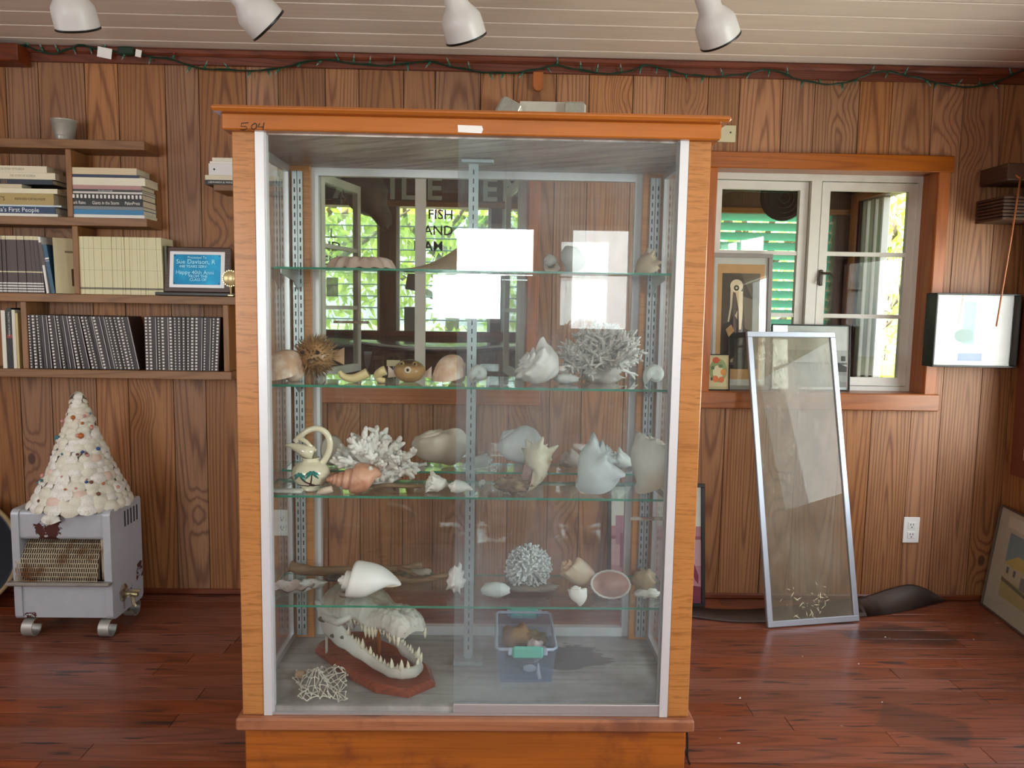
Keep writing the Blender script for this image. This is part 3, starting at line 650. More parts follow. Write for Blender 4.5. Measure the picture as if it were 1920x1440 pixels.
# glass shelves
SHZ = {1: 1.382, 2: 1.060, 3: .756, 4: .446, 5: .776}
def shelf(z, y0, y1, x0=CX0+.028, x1=CX1-.028):
    mb = MB(); mb.lohi((x0, y0, z-.006), (x1, y1, z)); mb.m = [0, 0, 1, 1, 0, 0]
    mb.m = [1, 1, 1, 1, 0, 0]                                        # the four edge faces are green
    return cpart('glass_shelf', mb, [M['glass_sh'], M['gedge']])
shelf(SHZ[1], 2.25, 2.44); shelf(SHZ[2], 2.07, 2.40); shelf(SHZ[3], 2.07, 2.27); shelf(SHZ[4], 2.07, 2.33); shelf(SHZ[5], 2.305, 2.44)
def bracket(x, z, ya, yb, h=.055):
    pr = [(yb, 0), (ya, 0), (ya, -.012), (yb-.06, -.03), (yb-.012, -h), (yb, -h)]
    m = MB(); n = len(pr); vs = [(x-.0015, p[0], z-.0065+p[1]) for p in pr]+[(x+.0015, p[0], z-.0065+p[1]) for p in pr]
    m.add(vs, [tuple(range(n)), tuple(range(2*n-1, n-1, -1))]+[(i, i+n, (i+1) % n+n, (i+1) % n) for i in range(n)]); cpart('shelf_bracket', m, M['steel'])
for k in (1, 2, 3, 4):
    for x in (CX0+.05, CX1-.05): bracket(x, SHZ[k], {1: 2.25}.get(k, 2.13), 2.446)
# sliding doors
dzb = CFL-.012
xa, xb, xc2 = CX0+PW+.018, at(945, 700, 2.022).x, at(856, 700, 2.006).x; xd = CX1-PW-.02
d1 = cpart('sliding_door', MB().lohi((xa, 2.020, dzb), (xb, 2.025, CZT-.002)), M['glass_l'], None)
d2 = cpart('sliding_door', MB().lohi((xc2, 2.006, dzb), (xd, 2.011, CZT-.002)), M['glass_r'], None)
MB().cbox(((xa+xb)/2, 2.0225, dzb+.004), (xb-xa, .012, .010), .001).build('door_rail', M['aluw'], d1)
MB().cbox(((xc2+xd)/2, 2.0085, dzb+.011), (xd-xc2, .014, .026), .002).build('door_rail', M['alu'], d2)
for x in (xc2+.0008, xd-.0008): pass
cpart('bottom_track', MB().lohi((CX0+PW, CY0+.001, CZB), (CX1-PW, CY0+.034, dzb-.001)), M['alu'])
# rusty clips, corner hook, tape, handwriting
M['rust'] = plain('rusty_metal', '#a39a8a', .6, .3, .2, 60, .3, h2='#6b3d1f', blotch=40)
for x0, y0, x1, y1, Y in ((625, 601, 692, 607, 2.46), (1181, 969, 1250, 976, 2.05)):
    a, b = at(x0, y0, Y), at(x1, y1, Y); cpart('rusty_clip', MB().cbox((a+b)/2, (b.x-a.x, .006, a.z-b.z), .001), M['rust'])
p = at(505, 1318, 2.06); cpart('corner_clip', MB().cbox(p, (.02, .01, .014), .003), M['alu'])
a, b = at(858, 234, CY0-.0235), at(905, 250, CY0-.0235)
cpart('paper_tape', MB().prism([(a.x, a.z), (b.x-.002, a.z-.001), (b.x+.001, (a.z+b.z)/2), (b.x-.003, b.z), (a.x+.001, b.z+.002)], CY0-.0222, CY0-.0214), M['paper'])
hw = MB()
for strokes in ([(466, 229), (453, 230), (452, 236), (461, 236), (463, 240), (458, 243), (450, 242)], [(478, 230), (472, 234), (471, 239), (476, 242), (481, 238), (481, 232), (478, 230)], [(487, 230), (484, 237), (494, 237)], [(495, 229), (493, 243)]):
    hw.tube([at(x, y+1, CY0-.0216) for x, y in strokes], .0011, 5)
cpart('handwritten_number', hw, M['ink'])
# ------------------------------------------------------------------ wall bookshelf and what stands on it
YSH = 3.155
def zf(x, y): return at(x, y, YSH).z
def xf(x, y=450): return at(x, y, YSH).x
ZA, ZB_, ZD, ZE = zf(135, 261), zf(135, 407), zf(135, 551), zf(135, 693)
XEND = at(270, 275, YSH).x
bs = thing('wall_bookshelf', 'brown open wooden wall shelves holding rows and stacks of books', 'bookshelf', (-1.7, YB, ZE))
def shelfb(z, x1, th=.036): MB().cbox(((-2.7+x1)/2, (YSH+YB)/2-.002, z-th/2), (x1+2.7, YB-YSH-.006, th), .002).build('shelf', M['shelfw'], bs, org=((-2.7+x1)/2, YSH, z))
shelfb(ZA, XEND); shelfb(ZB_, at(275, 415, YSH).x, .033); shelfb(ZD, -.99, .034); shelfb(ZE, at(433, 700, YSH).x, .034)
for px, z0, z1 in ((132, ZB_, ZA-.036), (139, ZD, ZB_-.033), (35.5, ZE, ZD-.034), (419, ZE, ZD-.034)):
    x = xf(px); MB().cbox((x, (YSH+YB)/2, (z0+z1)/2), (.022, YB-YSH-.012, z1-z0-.001), .002).build('divider', M['shelfz'], bs, org=(x, YSH, z0))
bkt = thing('galvanized_cup', 'small galvanized metal cup standing on the top shelf', 'cup', (*at(119, 262, 3.2).xy, ZA))
c = Vector((at(119, 262, 3.2).x, 3.21, ZA))
M['galv'] = plain('galvanized_tin', '#c4c4ba', .3, .5, .12, 25)
MB().lathe([(.001, .002), (.032, .001), (.035, .006), (.046, .078), (.049, .08), (.049, .084), (.045, .083), (.033, .008), (.001, .006)], 28, c).build('cup_wall', M['galv'], bkt, smooth=True)
for z, r in ((.02, .0372), (.066, .0445)): MB().tube([c+Vector((cos(a)*r, sin(a)*r, z)) for a in [2*pi*k/28 for k in range(28)]], .0012, 5, closed=True).build('rib', M['galv'], bkt)
# --- lying books
BM = {}
def bmat(h, rough=.45):
    if h not in BM: BM[h] = plain('book_cover_'+h.strip('#'), h, rough, 0, .05, 20)
    return BM[h]
def lying(px0, px1, y0, y1, hx, label, title=None, tcol='#efe9dc', depth=.125, shade=None, comb=False, yaw=0, group=None, soft=False, base=None):
    z1, z0 = zf(90, y0), zf(90, y1)
    if base is not None: z0 = base
    x0, x1 = xf(px0, y0), xf(px1, y0); t = z1-z0; yf = YSH+.012
    o = thing('book', label, 'book', ((x0+x1)/2, yf+depth/2, z0), group); e = .0012 if soft else .0022
    m = MB(); m.lohi((x0, yf, z0), (x1, yf+e, z1)); m.lohi((x0, yf+e, z0), (x1, yf+depth, z0+e)); m.lohi((x0, yf+e, z1-e), (x1, yf+depth, z1)); m.build('cover', bmat(hx), o)
    MB().lohi((x0+.003, yf+e, z0+e), (x1-.0025, yf+depth-.003, z1-e)).build('pages', M['page'], o, org=((x0+x1)/2, yf, z0))
    if comb:
        m = MB(); n = 19
        for k in range(n): m.cbox((x0+.006+(x1-x0-.012)*k/(n-1), yf-.001, (z0+z1)/2), (.0085, .006, t*.62), .001)
        m.build('comb_binding', M['paper'], o)
    if title:
        for (s, fx, sz, wd) in title:
            l = text('title', s, bmat(tcol, .6), t*sz, (lerp(x0, x1, fx), yf-.0004, (z0+z1)/2), o, fit=(x1-x0)*wd if wd else None, ext=.0003); l.location.z += 0
    o.rotation_euler.z = radians(yaw); return o
SL = -62
G1 = 'books in the left pile'; G2 = 'books in the right pile'
lying(SL, 105, 400.5, 406.6, '#e7e3da', 'thin white booklet at the bottom of the left pile', soft=True, group=G1, base=ZB_+.0003)
lying(SL, 100, 387.5, 400.2, '#17365c', 'dark blue book titled with white letters near pile bottom', [("Florida's First People", .5, .95, .62)], '#e8ecf0', group=G1)
lying(SL, 112, 384.2, 387.3, '#c9d6df', 'very thin pale blue booklet above the dark blue book', soft=True, group=G1)
lying(SL, 97, 362.6, 384.0, '#b39a60', 'thick tan catalogue with brown lettering on its spine', [("SWEET'S", .30, .52, .24), ('INDEXED CATALOGUE', .72, .3, .36)], '#5d4a1e', group=G1)
lying(SL, 104, 353.4, 362.4, '#ece4c4', 'cream paperback lying on the tan catalogue', soft=True, group=G1)
lying(SL, 37, 345.6, 353.2, '#d6c8a8', 'short cream booklet sticking out under the navy book', soft=True, group=G1, depth=.07)
lying(SL, 95, 336.2, 345.4, '#232b39', 'navy book with brown printed band in left pile', [('||||', .42, .9, .06)], '#9a7349', group=G1)
lying(SL, 100, 323.6, 336.0, '#e6dcc2', 'cream paperback second from top of left pile', [('THE STORY OF FLORIDA', .62, .5, .3)], '#b5ac98', soft=True, group=G1)
lying(SL, 84, 311.0, 323.4, '#e4dabf', 'cream paperback topmost on the left pile', [('THE STORY OF FLORIDA', .55, .5, .32)], '#b5ac98', soft=True, group=G1)
lying(127, 268, 399.8, 407.6, '#e9e6de', 'white booklet at the bottom of the right pile', soft=True, group=G2, base=ZB_+.0003)
lying(126, 266, 390.6, 399.6, '#2f7fb0', 'bright blue paperback near the bottom of right pile', soft=True, group=G2)
lying(126, 266, 384.2, 390.4, '#7d8388', 'grey paperback lying on the bright blue one', soft=True, group=G2)
lying(125, 265, 371.8, 384.0, '#191715', 'black paperback with white spine title in right pile', [('Mark Rains', .13, .72, .2), ('Giants in the Storm', .5, .72, .36), ('PaleoPress', .86, .72, .2)], '#f1efe9', soft=True, group=G2)
lying(125, 264, 360.4, 371.6, '#1c1a19', 'black comb-bound booklet with white teeth in right pile', comb=True, soft=True, group=G2)
lying(125, 264, 356.6, 360.2, '#d9d6cf', 'thin pale grey booklet over the comb-bound one', soft=True, group=G2)
lying(125, 264, 352.4, 356.4, '#3c3a38', 'thin dark pamphlet with white marks in right pile', [('Archaeology', .5, .8, .2)], '#e8e6e0', soft=True, group=G2)
lying(125, 262, 344.8, 352.2, '#b98b8b', 'thin pink and white booklet in right pile', soft=True, group=G2)
lying(128, 269, 330.0, 344.6, '#ece5d0', 'thick cream paperback high in right pile', soft=True, group=G2)
lying(127, 258, 324.4, 329.8, '#2b3a55', 'thin navy paperback under the topmost tan one', soft=True, group=G2)
lying(125, 253, 311.6, 324.2, '#dcc9a6', 'tan paperback with curling cover on top of right pile', soft=True, group=G2)
# --- standing books: one of each kind, then copies
def standing(name, label, cat, w, h, d, cover, pages=M['page'], comb=None, band=None, group=None, topcream=False):
    o = thing(name, label, cat, (0, 0, 0), group); e = .0012
    m = MB(); m.lohi((-w/2, 0, 0), (w/2, e, h)); m.lohi((-w/2, e, 0), (-w/2+e, d, h)); m.lohi((w/2-e, e, 0), (w/2, d, h)); m.build('cover', cover, o, world=False)
    MB().lohi((-w/2+e, e, .001), (w/2-e, d-.002, h-.002)).build('pages', pages, o, world=False)
    if comb:
        m = MB(); n, z0, z1, ww = comb
        for k in range(n): m.cbox((0, -.0012, lerp(z0, z1, k/(n-1))*h), (w*ww, .006, h*(z1-z0)/(n-1)*.55), .0008)
        m.build('comb_binding', M['paper'], o, world=False)
    for zz0, zz1, bm in (band or []): MB().lohi((-w/2-.0003, -.0006, h*zz0), (w/2+.0003, .0004, h*zz1)).build('spine_band', bm, o, world=False)
    return o
def put(o, x, z, lean=0, dy=0): o.location = (x, YSH+.012+dy, z); o.rotation_euler = (0, radians(lean), 0); return o
def nth(i): return '%d%s' % (i, 'th' if 10 <= i % 100 <= 20 else {1: 'st', 2: 'nd', 3: 'rd'}.get(i % 10, 'th'))
def row(proto, n, x0, z, step, lean=lambda i: 0, jit=.0, dy=.004, lab='%s'):
    out = []
    for i in range(n):
        q = proto if i == 0 else copy_tree(proto)
        put(q, x0+step*i, z, lean(i)+random.uniform(-jit, jit), random.uniform(0, dy)); out.append(q); q['label'] = lab % nth(n-i)
    return out
random.seed(12)
dk = bmat('#3d2c2c'); dk2 = bmat('#2a1d1d')
hU = zf(60, 442)-ZD
pB = standing('comb_bound_booklet', 'one of the dark brown booklets with cream top band on middle shelf', 'booklet', .0083, hU, .115, bmat('#4a3838'), comb=(4, .03, .17, .9), band=[(.93, .995, M['cream']), (.36, .38, M['cream'])], group='dark booklets on the middle shelf')
xs0 = xf(0, 500)-.10
row(pB, 31, xs0, ZD+.0005, .0087, lambda i: -.0 if i < 18 else -(i-18)*.35, lab='dark brown cream-topped booklet, %s leftwards from the leaning white booklet')
xq = xs0+31*.0087
q = standing('booklet', 'white booklet leaning at the end of the dark booklet row', 'booklet', .009, hU*.99, .115, M['paper'], band=[(.5, .9, bmat('#5a4a48'))]); put(q, xq+.008, ZD+.001, -6.5)
q = standing('book', 'narrow blue book leaning left beside the cream booklet', 'book', .015, hU*.86, .12, bmat('#2d5673'), band=[(.7, .73, M['paper']), (.66, .67, M['paper'])]); put(q, xq+.030, ZD+.001, -8)
q = standing('booklet', 'cream booklet turned to show its cover with dark picture', 'booklet', .006, hU*.98, .155, bmat('#cfc39b')); put(q, xf(103, 540), ZD+.001, -9, -.0)
q.rotation_euler = (0, radians(-5), radians(-48)); q.location.y = YSH+.006
MB().lohi((.0031, .06, .03), (.0036, .14, .10)).build('cover_picture', bmat('#4d3a26'), q, world=False)
MB().lohi((.0031, .04, hU*.72), (.0035, .12, hU*.76)).build('cover_title', bmat('#8a7d5d'), q, world=False)
pC = standing('paperback', 'one of the identical cream paperbacks beside the blue plaque', 'book', .0098, zf(220, 444)-ZD, .115, bmat('#ded6ac'), band=[(.79, .797, bmat('#b9b08a')), (.42, .426, bmat('#b9b08a')), (.085, .12, bmat('#6d6650'))], group='cream paperbacks in a row')
rr = row(pC, 33, xf(147, 500), ZD+.0005, .01015, lambda i: 0 if i < 28 else -1.2, .15, lab='cream paperback, %s leftwards from the blue plaque in its row')
q = standing('book', 'dark green patterned book squeezed beside the plaque', 'book', .008, .2, .1, bmat('#4b4a36')); put(q, xf(302, 500)+.01, ZD+.0005, 0, .01)
hE = zf(150, 592)-ZE
kinds = []
for lab, cb, bd in (('wide white comb teeth', (17, .03, .97, .5), None), ('narrow white comb teeth', (19, .03, .97, .28), None), ('a plain dark spine and pale page lines', None, [(.0, 1, bmat('#33242a'))])):
    kinds.append(('one of the leaning dark brown booklets with %s on the lower shelf' % lab, cb, bd))
def lower(n, x0, w, lean, grp, side):
    protos = {}; x = x0; prev = None
    for i in range(n):
        k = random.choice((0, 1, 2, 2, 1, 0, 2)); a = lean(i)
        if prev is not None:
            dt = math.tan(radians(prev))-math.tan(radians(a))
            x += w/cos(radians(a))+.0006+(hE*dt if dt > 0 else 0)*(1 if a < 0 else 0)
        if k not in protos:
            l = 'dark booklet with %s in %s' % (('wide white comb teeth', 'narrow white comb teeth', 'a plain spine')[k], side)
            protos[k] = standing('comb_bound_booklet', l, 'booklet', w, hE, .115, (dk, dk2, dk)[k], comb=kinds[k][1], band=[(.0, 1.0, bmat('#2b1e20'))] if k == 2 else None, group=grp); q = protos[k]
            if k == 2: MB().lohi((w*.28, -.0012, .002), (w*.38, .0002, hE-.003)).build('page_line', M['paper'], q, world=False)
        else: q = copy_tree(protos[k])
        q['label'] = 'dark booklet with %s, %s in %s' % (('wide white comb teeth', 'narrow white comb teeth', 'plain spine')[k], nth(i+1), side); put(q, x, ZE+.0008+abs(sin(radians(a)))*w*.5, a, random.uniform(0, .005)); prev = a
    return x
lower(26, xf(47, 690), .0155, lambda i: -min(10.5, i*.75), 'dark booklets leaning left on the lower shelf', 'the leaning lower shelf row')
lower(18, xf(274, 690), .0158, lambda i: max(0, (i-6)*.3), 'dark booklets at the right of the lower shelf', 'the upright lower shelf row')
for px, w, h, hx, lab in ((4, .016, .235, '#e6e0d2', 'white book at the left end of the lower shelf'), (15, .020, .245, '#1c1a1c', 'black book with red band on the lower shelf'), (23.5, .013, .238, '#ded8c8', 'pale book between the black and yellowed ones'), (29.3, .009, .225, '#cdb781', 'yellowed thin booklet against the lower shelf divider')):
    q = standing('book', lab, 'book', w, h, .12, bmat(hx), band=[(.5, .56, bmat('#8d2f2f'))] if px == 15 else None); put(q, xf(px, 640), ZE+.0005)
    if px == 15: l = text('title', 'THE STORY OF FLORIDA', bmat('#d8d6d0'), .009, (0, 0, 0), None, rot=(90, 90, 0)); l.parent = q; l.location = (0, -.0006, .18)
# plaque on a stand, rosette
pl = thing('award_plaque', 'dark wooden plaque with engraved blue metal plate', 'plaque', (*at(372, 545, 3.19).xy, ZD))
YPQ = 3.185; T = RX(-7)
c0 = Vector((at(372, 548, YPQ).x, YPQ, ZD+.012))
def PQ(x, z, d): v = T @ Vector((x, -d, z)); return c0+v
pw, ph = at(435, 500, YPQ).x-at(311, 500, YPQ).x, zf(372, 455)-zf(372, 542)
def slab(w, h, zc, d0, d1, ch=.002, xc=0):
    m = MB(); m.cbox(PQ(xc, zc, (d0+d1)/2), (w, d1-d0, h), ch, T); return m
slab(pw, ph, ph/2, 0, .018, .004).build('backing_board', wood('dark_walnut', '#5a4036', '#38241d', 0, .01, .35, .05, .5, .4), pl)
slab(pw*.83, ph*.80, ph/2, .018, .020).build('silver_border', M['aluw'], pl)
bp = slab(pw*.71, ph*.66, ph/2, .020, .0215, .001); M['bluep'] = plain('blue_anodized', '#1b86b8', .25, .55, .06, 6, h2='#35b2e2', blotch=8); bpo = bp.build('engraved_plate', M['bluep'], pl)
M['engr'] = plain('engraving', '#bfe6f2', .4)
for s, x, z, sz in (('Presented To', .0, .90, .075), ('Sue Davison, R', -.02, .755, .14), ('448 YEARS SERV', -.06, .60, .085), ('Happy 40th Anni', -.03, .40, .12), ('FROM THE', .02, .27, .085), ('CLASS OF', .02, .16, .085)):
    text('engraved_line', s, M['engr'], ph*sz, PQ(pw*x, ph*(.17+.66*z), .0217), pl, rot=(90-(-7)-14, 0, 0), ext=.0002)
for sx_ in (-1, 1):
    for sz_ in (-1, 1): MB().lathe([(.0025, 0), (.002, .001), (.0001, .0012)], 10, PQ(sx_*pw*.335, ph/2+sz_*ph*.3, .0215), RX(90)).build('screw', M['ink'], pl)
MB().cbox((c0.x+.004, YPQ-.012, ZD+.007), (pw+.05, .075, .013), .002).build('stand', M['black'], pl)
me_ = thing('medal', 'small gold medal on a stand in front of the plaque', 'medal', (*at(432, 550, 3.12).xy, ZD))
c = at(432, 522, 3.13); M['gold'] = plain('dull_gold', '#cdb98a', .3, .6, .1, 60)
m = MB(); n = 26; m.lathe([(.001, -.003), (.026, -.003), (.030, 0), (.026, .003), (.001, .004)], n, c, RX(90)); m.build('disc', M['gold'], me_, smooth=True)
m = MB()
for k in range(22): a = 2*pi*k/22; m.box(c+Vector((cos(a)*.031, 0, sin(a)*.031)), (.005, .004, .005), RY(-math.degrees(a)))
m.build('scalloped_rim', M['gold'], me_)
MB().tube([c+Vector((0, 0, -.03)), (c.x, c.y+.003, ZD+.006)], [.004, .003], 8).build('stem', M['gold'], me_); MB().cbox((c.x, c.y+.003, ZD+.004), (.022, .018, .007), .002).build('foot', M['gold'], me_)
# small shelf half behind the cabinet with its own pile
zs = zf(410, 347)
s2 = thing('wall_shelf', 'short wooden wall shelf half hidden behind the cabinet', 'shelf', (-1.0, YB, zs))
MB().cbox((-.98, (3.14+YB)/2, zs-.012), (.30, YB-3.14-.004, .024), .002).build('board', M['shelfw'], s2)
m = MB(); m.prism([(0, 0), (.11, 0), (0, -.07)], -.008, .008, lambda v: Vector((-1.0+v.y, YB-.003-v.x, zs-.025+v.z))); m.build('bracket', M['shelfz'], s2)
z = zs+.0006
for lab, t_, x0, x1, hx, ttl in (('black book with white spine title on the short shelf', .0185, -1.165, -.86, '#141312', 'LEEWARDS & WINDWARD ISLES'), ('cream booklet above the black book on short shelf', .018, -1.165, -.87, '#dcd2b8', None), ('thick white binder in the pile on short shelf', .045, -1.15, -.88, '#e3e1df', None), ('white booklet on top of the binder on short shelf', .008, -1.145, -.90, '#efece4', None), ('topmost cream booklet of the short shelf pile', .014, -1.135, -.92, '#e8dfca', None)):
    o = thing('book', lab, 'book', ((x0+x1)/2, 3.2, z), 'books on the short shelf')
    m = MB(); m.lohi((x0, 3.15, z), (x1, 3.153, z+t_)); m.lohi((x0, 3.153, z), (x1, 3.27, z+.0015)); m.lohi((x0, 3.153, z+t_-.0015), (x1, 3.27, z+t_)); m.build('cover', bmat(hx), o)
    MB().lohi((x0+.003, 3.153, z+.0015), (x1-.003, 3.268, z+t_-.0015)).build('pages', M['page'], o)
    if ttl: text('title', ttl, bmat('#e8e4da'), .010, ((x0+x1)/2-.06, 3.1497, z+t_/2), o, fit=.16, ext=.0002)
    if t_ > .04: MB().lathe([(.004, 0), (.0035, .001), (.0001, .0013)], 10, (x0+.022, 3.15, z+t_/2), RX(90)).build('finger_hole', M['ink'], o)
    z += t_+.0004
# ------------------------------------------------------------------ gas heater with shell tree
YH0, YH1 = 2.84, 3.09
hx0, hx1 = at(24, 1060, YH0).x, at(209, 1060, YH0).x; hz0, hz1 = at(110, 1163, YH0).z, at(110, 957, YH0).z
hw, hxc = hx1-hx0, (hx0+hx1)/2
M['enamel'] = None
t = NT('grey_blue_enamel'); v = t.obj(); n = t.noise(v, 30, 3); ch = t.noise(v, 5.5, 6, .7)
mk = t.step(t.math('ADD', ch, t.math('MULTIPLY', t.noise(v, 1.7, 1), .22)), .715, .725)
t.bsdf(t.mix(mk, t.mix(n, lin('#a9abb2'), lin('#b9babf')), lin('#4a1d14')), t.math('ADD', .32, t.math('MULTIPLY', mk, .4)), .15, t.math('MULTIPLY', mk, -1.0), .5, .002); M['enamel'] = t.mat
hz = hz1-hz0
ht = thing('gas_heater', 'old grey enamel gas heater with chipped paint beside the wall', 'heater', (hxc, (YH0+YH1)/2, 0))
def roundbox(a, b, r=.02, n=4):        # box with rounded vertical and top edges along x
    m = MB(); 
    def P(sx, sz, th): return None
    pts = []
    y0, y1, z0, z1 = a[1], b[1], a[2], b[2]
    for cy, cz, s in ((y0+r, z0+r, 180), (y0+r, z1-r, 90), (y1-r, z1-r, 0), (y1-r, z0+r, -90)):
        for k in range(n+1): an = radians(s+90-k*90/n); pts.append((cy+cos(an)*r, cz+sin(an)*r))
    k = len(pts); vs = [(a[0], p[0], p[1]) for p in pts]+[(b[0], p[0], p[1]) for p in pts]
    m.add(vs, [tuple(range(k)), tuple(range(2*k-1, k-1, -1))]+[((i+1) % k, (i+1) % k+k, i+k, i) for i in range(k)]); return m
sd = .028
for x0, x1 in ((hx0, hx0+sd), (hx1-sd, hx1)): roundbox((x0, YH0, hz0), (x1, YH1, hz1), .022, 6).build('side_panel', M['enamel'], ht, autos=True, org=((x0+x1)/2, YH0, hz0))
gz0, gz1 = at(110, 1090, YH0).z, at(110, 1014, YH0).z
roundbox((hx0+sd, YH0+.006, gz1), (hx1-sd, YH1-.004, hz1-.003), .018, 6).build('top_panel', M['enamel'], ht, autos=True, org=(hxc, YH0, hz1))
MB().lohi((hx0+sd, YH0+.007, hz0+.008), (hx1-sd, YH0+.03, gz0-.018)).build('lower_panel', M['enamel'], ht, org=(hxc+.3, YH0, hz0))
MB().lohi((hx0+sd, YH1-.03, hz0+.01), (hx1-sd, YH1-.006, gz1)).build('back_panel', M['slot'], ht)
MB().lohi((hx0+sd, YH0+.03, hz0+.01), (hx1-sd, YH1-.03, hz0+.02)).build('bottom_panel', M['slot'], ht)
M['grill'] = plain('rusty_grille', '#b7a98f', .55, .4, .15, 40, .3, h2='#7a4c25', blotch=14)
g = MB(); gx0, gx1 = hx0+.012, hx1-.050; R0 = .055; nc, nr = 36, 9
def gp(x, v): a = v*1.5; return Vector((x, YH0+.045-.052*cos(a*.75)-.0+.09*max(0, v-.55)**1.3, lerp(gz0+.004, gz1-.006, v)))
for r in range(nr+1): g.tube([gp(lerp(gx0, gx1, k/8), r/nr) for k in range(9)], .0019, 4)
for r in range(nr):
    for c in range(nc+1):
        x = lerp(gx0, gx1, (c+(.5 if r % 2 else 0))/(nc+.5)); g.tube([gp(x, r/nr), gp(x, (r+1)/nr)], .0017, 4, False)
o = g.build('radiant_grille', M['grill'], ht)
MB().grid(lambda u, v: gp(lerp(gx0, gx1, u), v)+Vector((0, .02, 0)), 4, 10).build('radiant_backing', plain('sooty_clay', '#5b4738', .9, 0, .2, 20), ht)
MB().lohi((gx1+.003, YH0+.02, gz0), (hx1-sd, YH0+.12, gz1)).build('burner_end', M['grill'], ht)
MB().cbox((hxc-.009, YH0-.008, gz0-.006), (hw+.018, .034, .014), .004).build('ledge', plain('worn_metal_ledge', '#9c9890', .4, .5, .1, 20, h2='#6c5a49'), ht)
MB().lohi((hx0+sd, YH0+.004, gz0-.022), (hx1-sd, YH0+.03, gz0-.013)).build('ledge_under', plain('brown_strip', '#5e3b22', .6), ht)
for k in range(5):
    y = lerp(YH0+.115, YH1-.035, k/4); MB().cbox((hx1+.0002, y, hz1-.062), (.001, .011, .062), .0004).build('vent_slot', M['slot'], ht)
MB().lathe([(.0001, 0), (.034, 0), (.034, .002), (.0001, .002)], 20, (hx1, YH0+.085, hz0+.078), RY(90)).build('valve_hole', M['rust'], ht)
vb = Vector((hx1, YH0+.085, hz0+.073)); M['brass'] = plain('old_brass_valve', '#a99c7c', .35, .8, .1, 40)
m = MB(); m.tube([vb, vb+Vector((.03, 0, 0)), vb+Vector((.055, 0, -.002))], [.010, .011, .009], 10); m.tube([vb+Vector((.03, -.012, .0)), vb+Vector((.03, -.03, .002)), vb+Vector((.034, -.034, .003))], .005, 8)
m.tube([vb+Vector((.036, 0, 0)), vb+Vector((.036, 0, -.035)), vb+Vector((.044, 0, -.05))], [.008, .008, .007], 10); m.box(vb+Vector((.05, 0, .014)), (.03, .007, .008)); m.build('gas_valve', M['brass'], ht, autos=True)
for xx in (hx0+.045, hx1-.035):
    for yy, sg in ((YH0+.022, -1), (YH1-.03, 1)):
        m = MB(); pts = []; r = (hz0)/2
        for k in range(14):
            a = radians(70+k*22); pts.append((yy+sg*(cos(a)*r*-1.0)-sg*.0, r+sin(a)*r*.97))
        k = len(pts); w = .020
        vs = [(xx-w, p[0], p[1]) for p in pts]+[(xx+w, p[0], p[1]) for p in pts]+[(xx-w, yy+(p[0]-yy)*.88, r+(p[1]-r)*.9) for p in pts]+[(xx+w, yy+(p[0]-yy)*.88, r+(p[1]-r)*.9) for p in pts]
        fs = []
        for i in range(k-1): fs += [(i, i+1, k+i+1, k+i), (2*k+i+1, 2*k+i, 3*k+i, 3*k+i+1), (i+1, i, 2*k+i, 2*k+i+1), (k+i, k+i+1, 3*k+i+1, 3*k+i)]
        m.add(vs, fs); m.build('foot', plain('pale_steel_foot', '#a8a49c', .4, .5), ht, autos=True)
# shell tree
tb = Vector((at(157, 955, 2.97).x, 2.965, hz1-.002)); tz1 = at(157, 735, 2.97).z; th_ = tz1-tb.z; tr0 = .158
tt = thing('shell_tree', 'cone shaped tree covered in overlapping white shells on heater', 'ornament', tb)
def trad(u): return tr0*((1-u)*.80+.20*(1-u)**3)+.012
M['treeshell'] = plain('cream_white_shells', '#e2dccd', .5, 0, .08, 50, .2, h2='#c8bfa9', blotch=20)
MB().lathe([(.001, .001)]+[(trad(u)*.9, th_*.96*u+.001) for u in [i/14 for i in range(15)]]+[(.001, th_*.965)], 28, tb).build('cone_core', plain('yellowed_core', '#cbbf94', .8), tt, smooth=True)
def cup(n=9, r=3, ribs=True):
    m = MB(); vs = [(0, 0, .30)]; fs = []
    for i in range(1, r+1):
        q = i/r
        for k in range(n):
            a = 2*pi*k/n; rr = q*(1+.06*(k % 2)); vs.append((cos(a)*rr, sin(a)*rr*.86+(.12*q if sin(a) < -.2 else 0), .30*(1-q*q)))
    for k in range(n): fs.append((0, 1+k, 1+(k+1) % n))
    for i in range(r-1):
        for k in range(n): a, b = 1+i*n, 1+(i+1)*n; fs.append((a+k, b+k, b+(k+1) % n, a+(k+1) % n))
    return m.add(vs, fs)
cup_me = [cup(10).mesh('shell', M['treeshell'], True), cup(8).mesh('shell', M['shellw'], True), cup(9).mesh('shell', plain('pinkish_shell', '#d9bfae', .5), True)]
random.seed(21); u = .0; row_i = 0; cnt = 0
while u < .97:
    R = trad(u); s = lerp(.030, .017, u); nn = max(3, int(2*pi*R/(s*1.45)))
    for k in range(nn):
        a = 2*pi*(k+.5*(row_i % 2))/nn+random.uniform(-.08, .08); sc = s*random.uniform(.75, 1.25)
        o = bpy.data.objects.new('shell', random.choices(cup_me, (7, 5, .5))[0]); COL.objects.link(o); o.parent = tt
        o.location = (cos(a)*(R+random.uniform(-.004, .006)), sin(a)*(R+random.uniform(-.004, .006)), th_*.96*u+.012); o.scale = (sc, sc, sc*1.25)
        nrm = Vector((cos(a), sin(a), .5+random.uniform(-.3, .3))).normalized(); o.rotation_euler = nrm.to_track_quat('Z', 'Y').to_euler(); cnt += 1
    u += s*1.02/th_*1.0*.92; row_i += 1
o = bpy.data.objects.new('shell', cup_me[0]); COL.objects.link(o); o.parent = tt; o.location = (0, 0, th_*.985); o.scale = (.017, .017, .03); o.rotation_euler = (-.9, 0, 0)
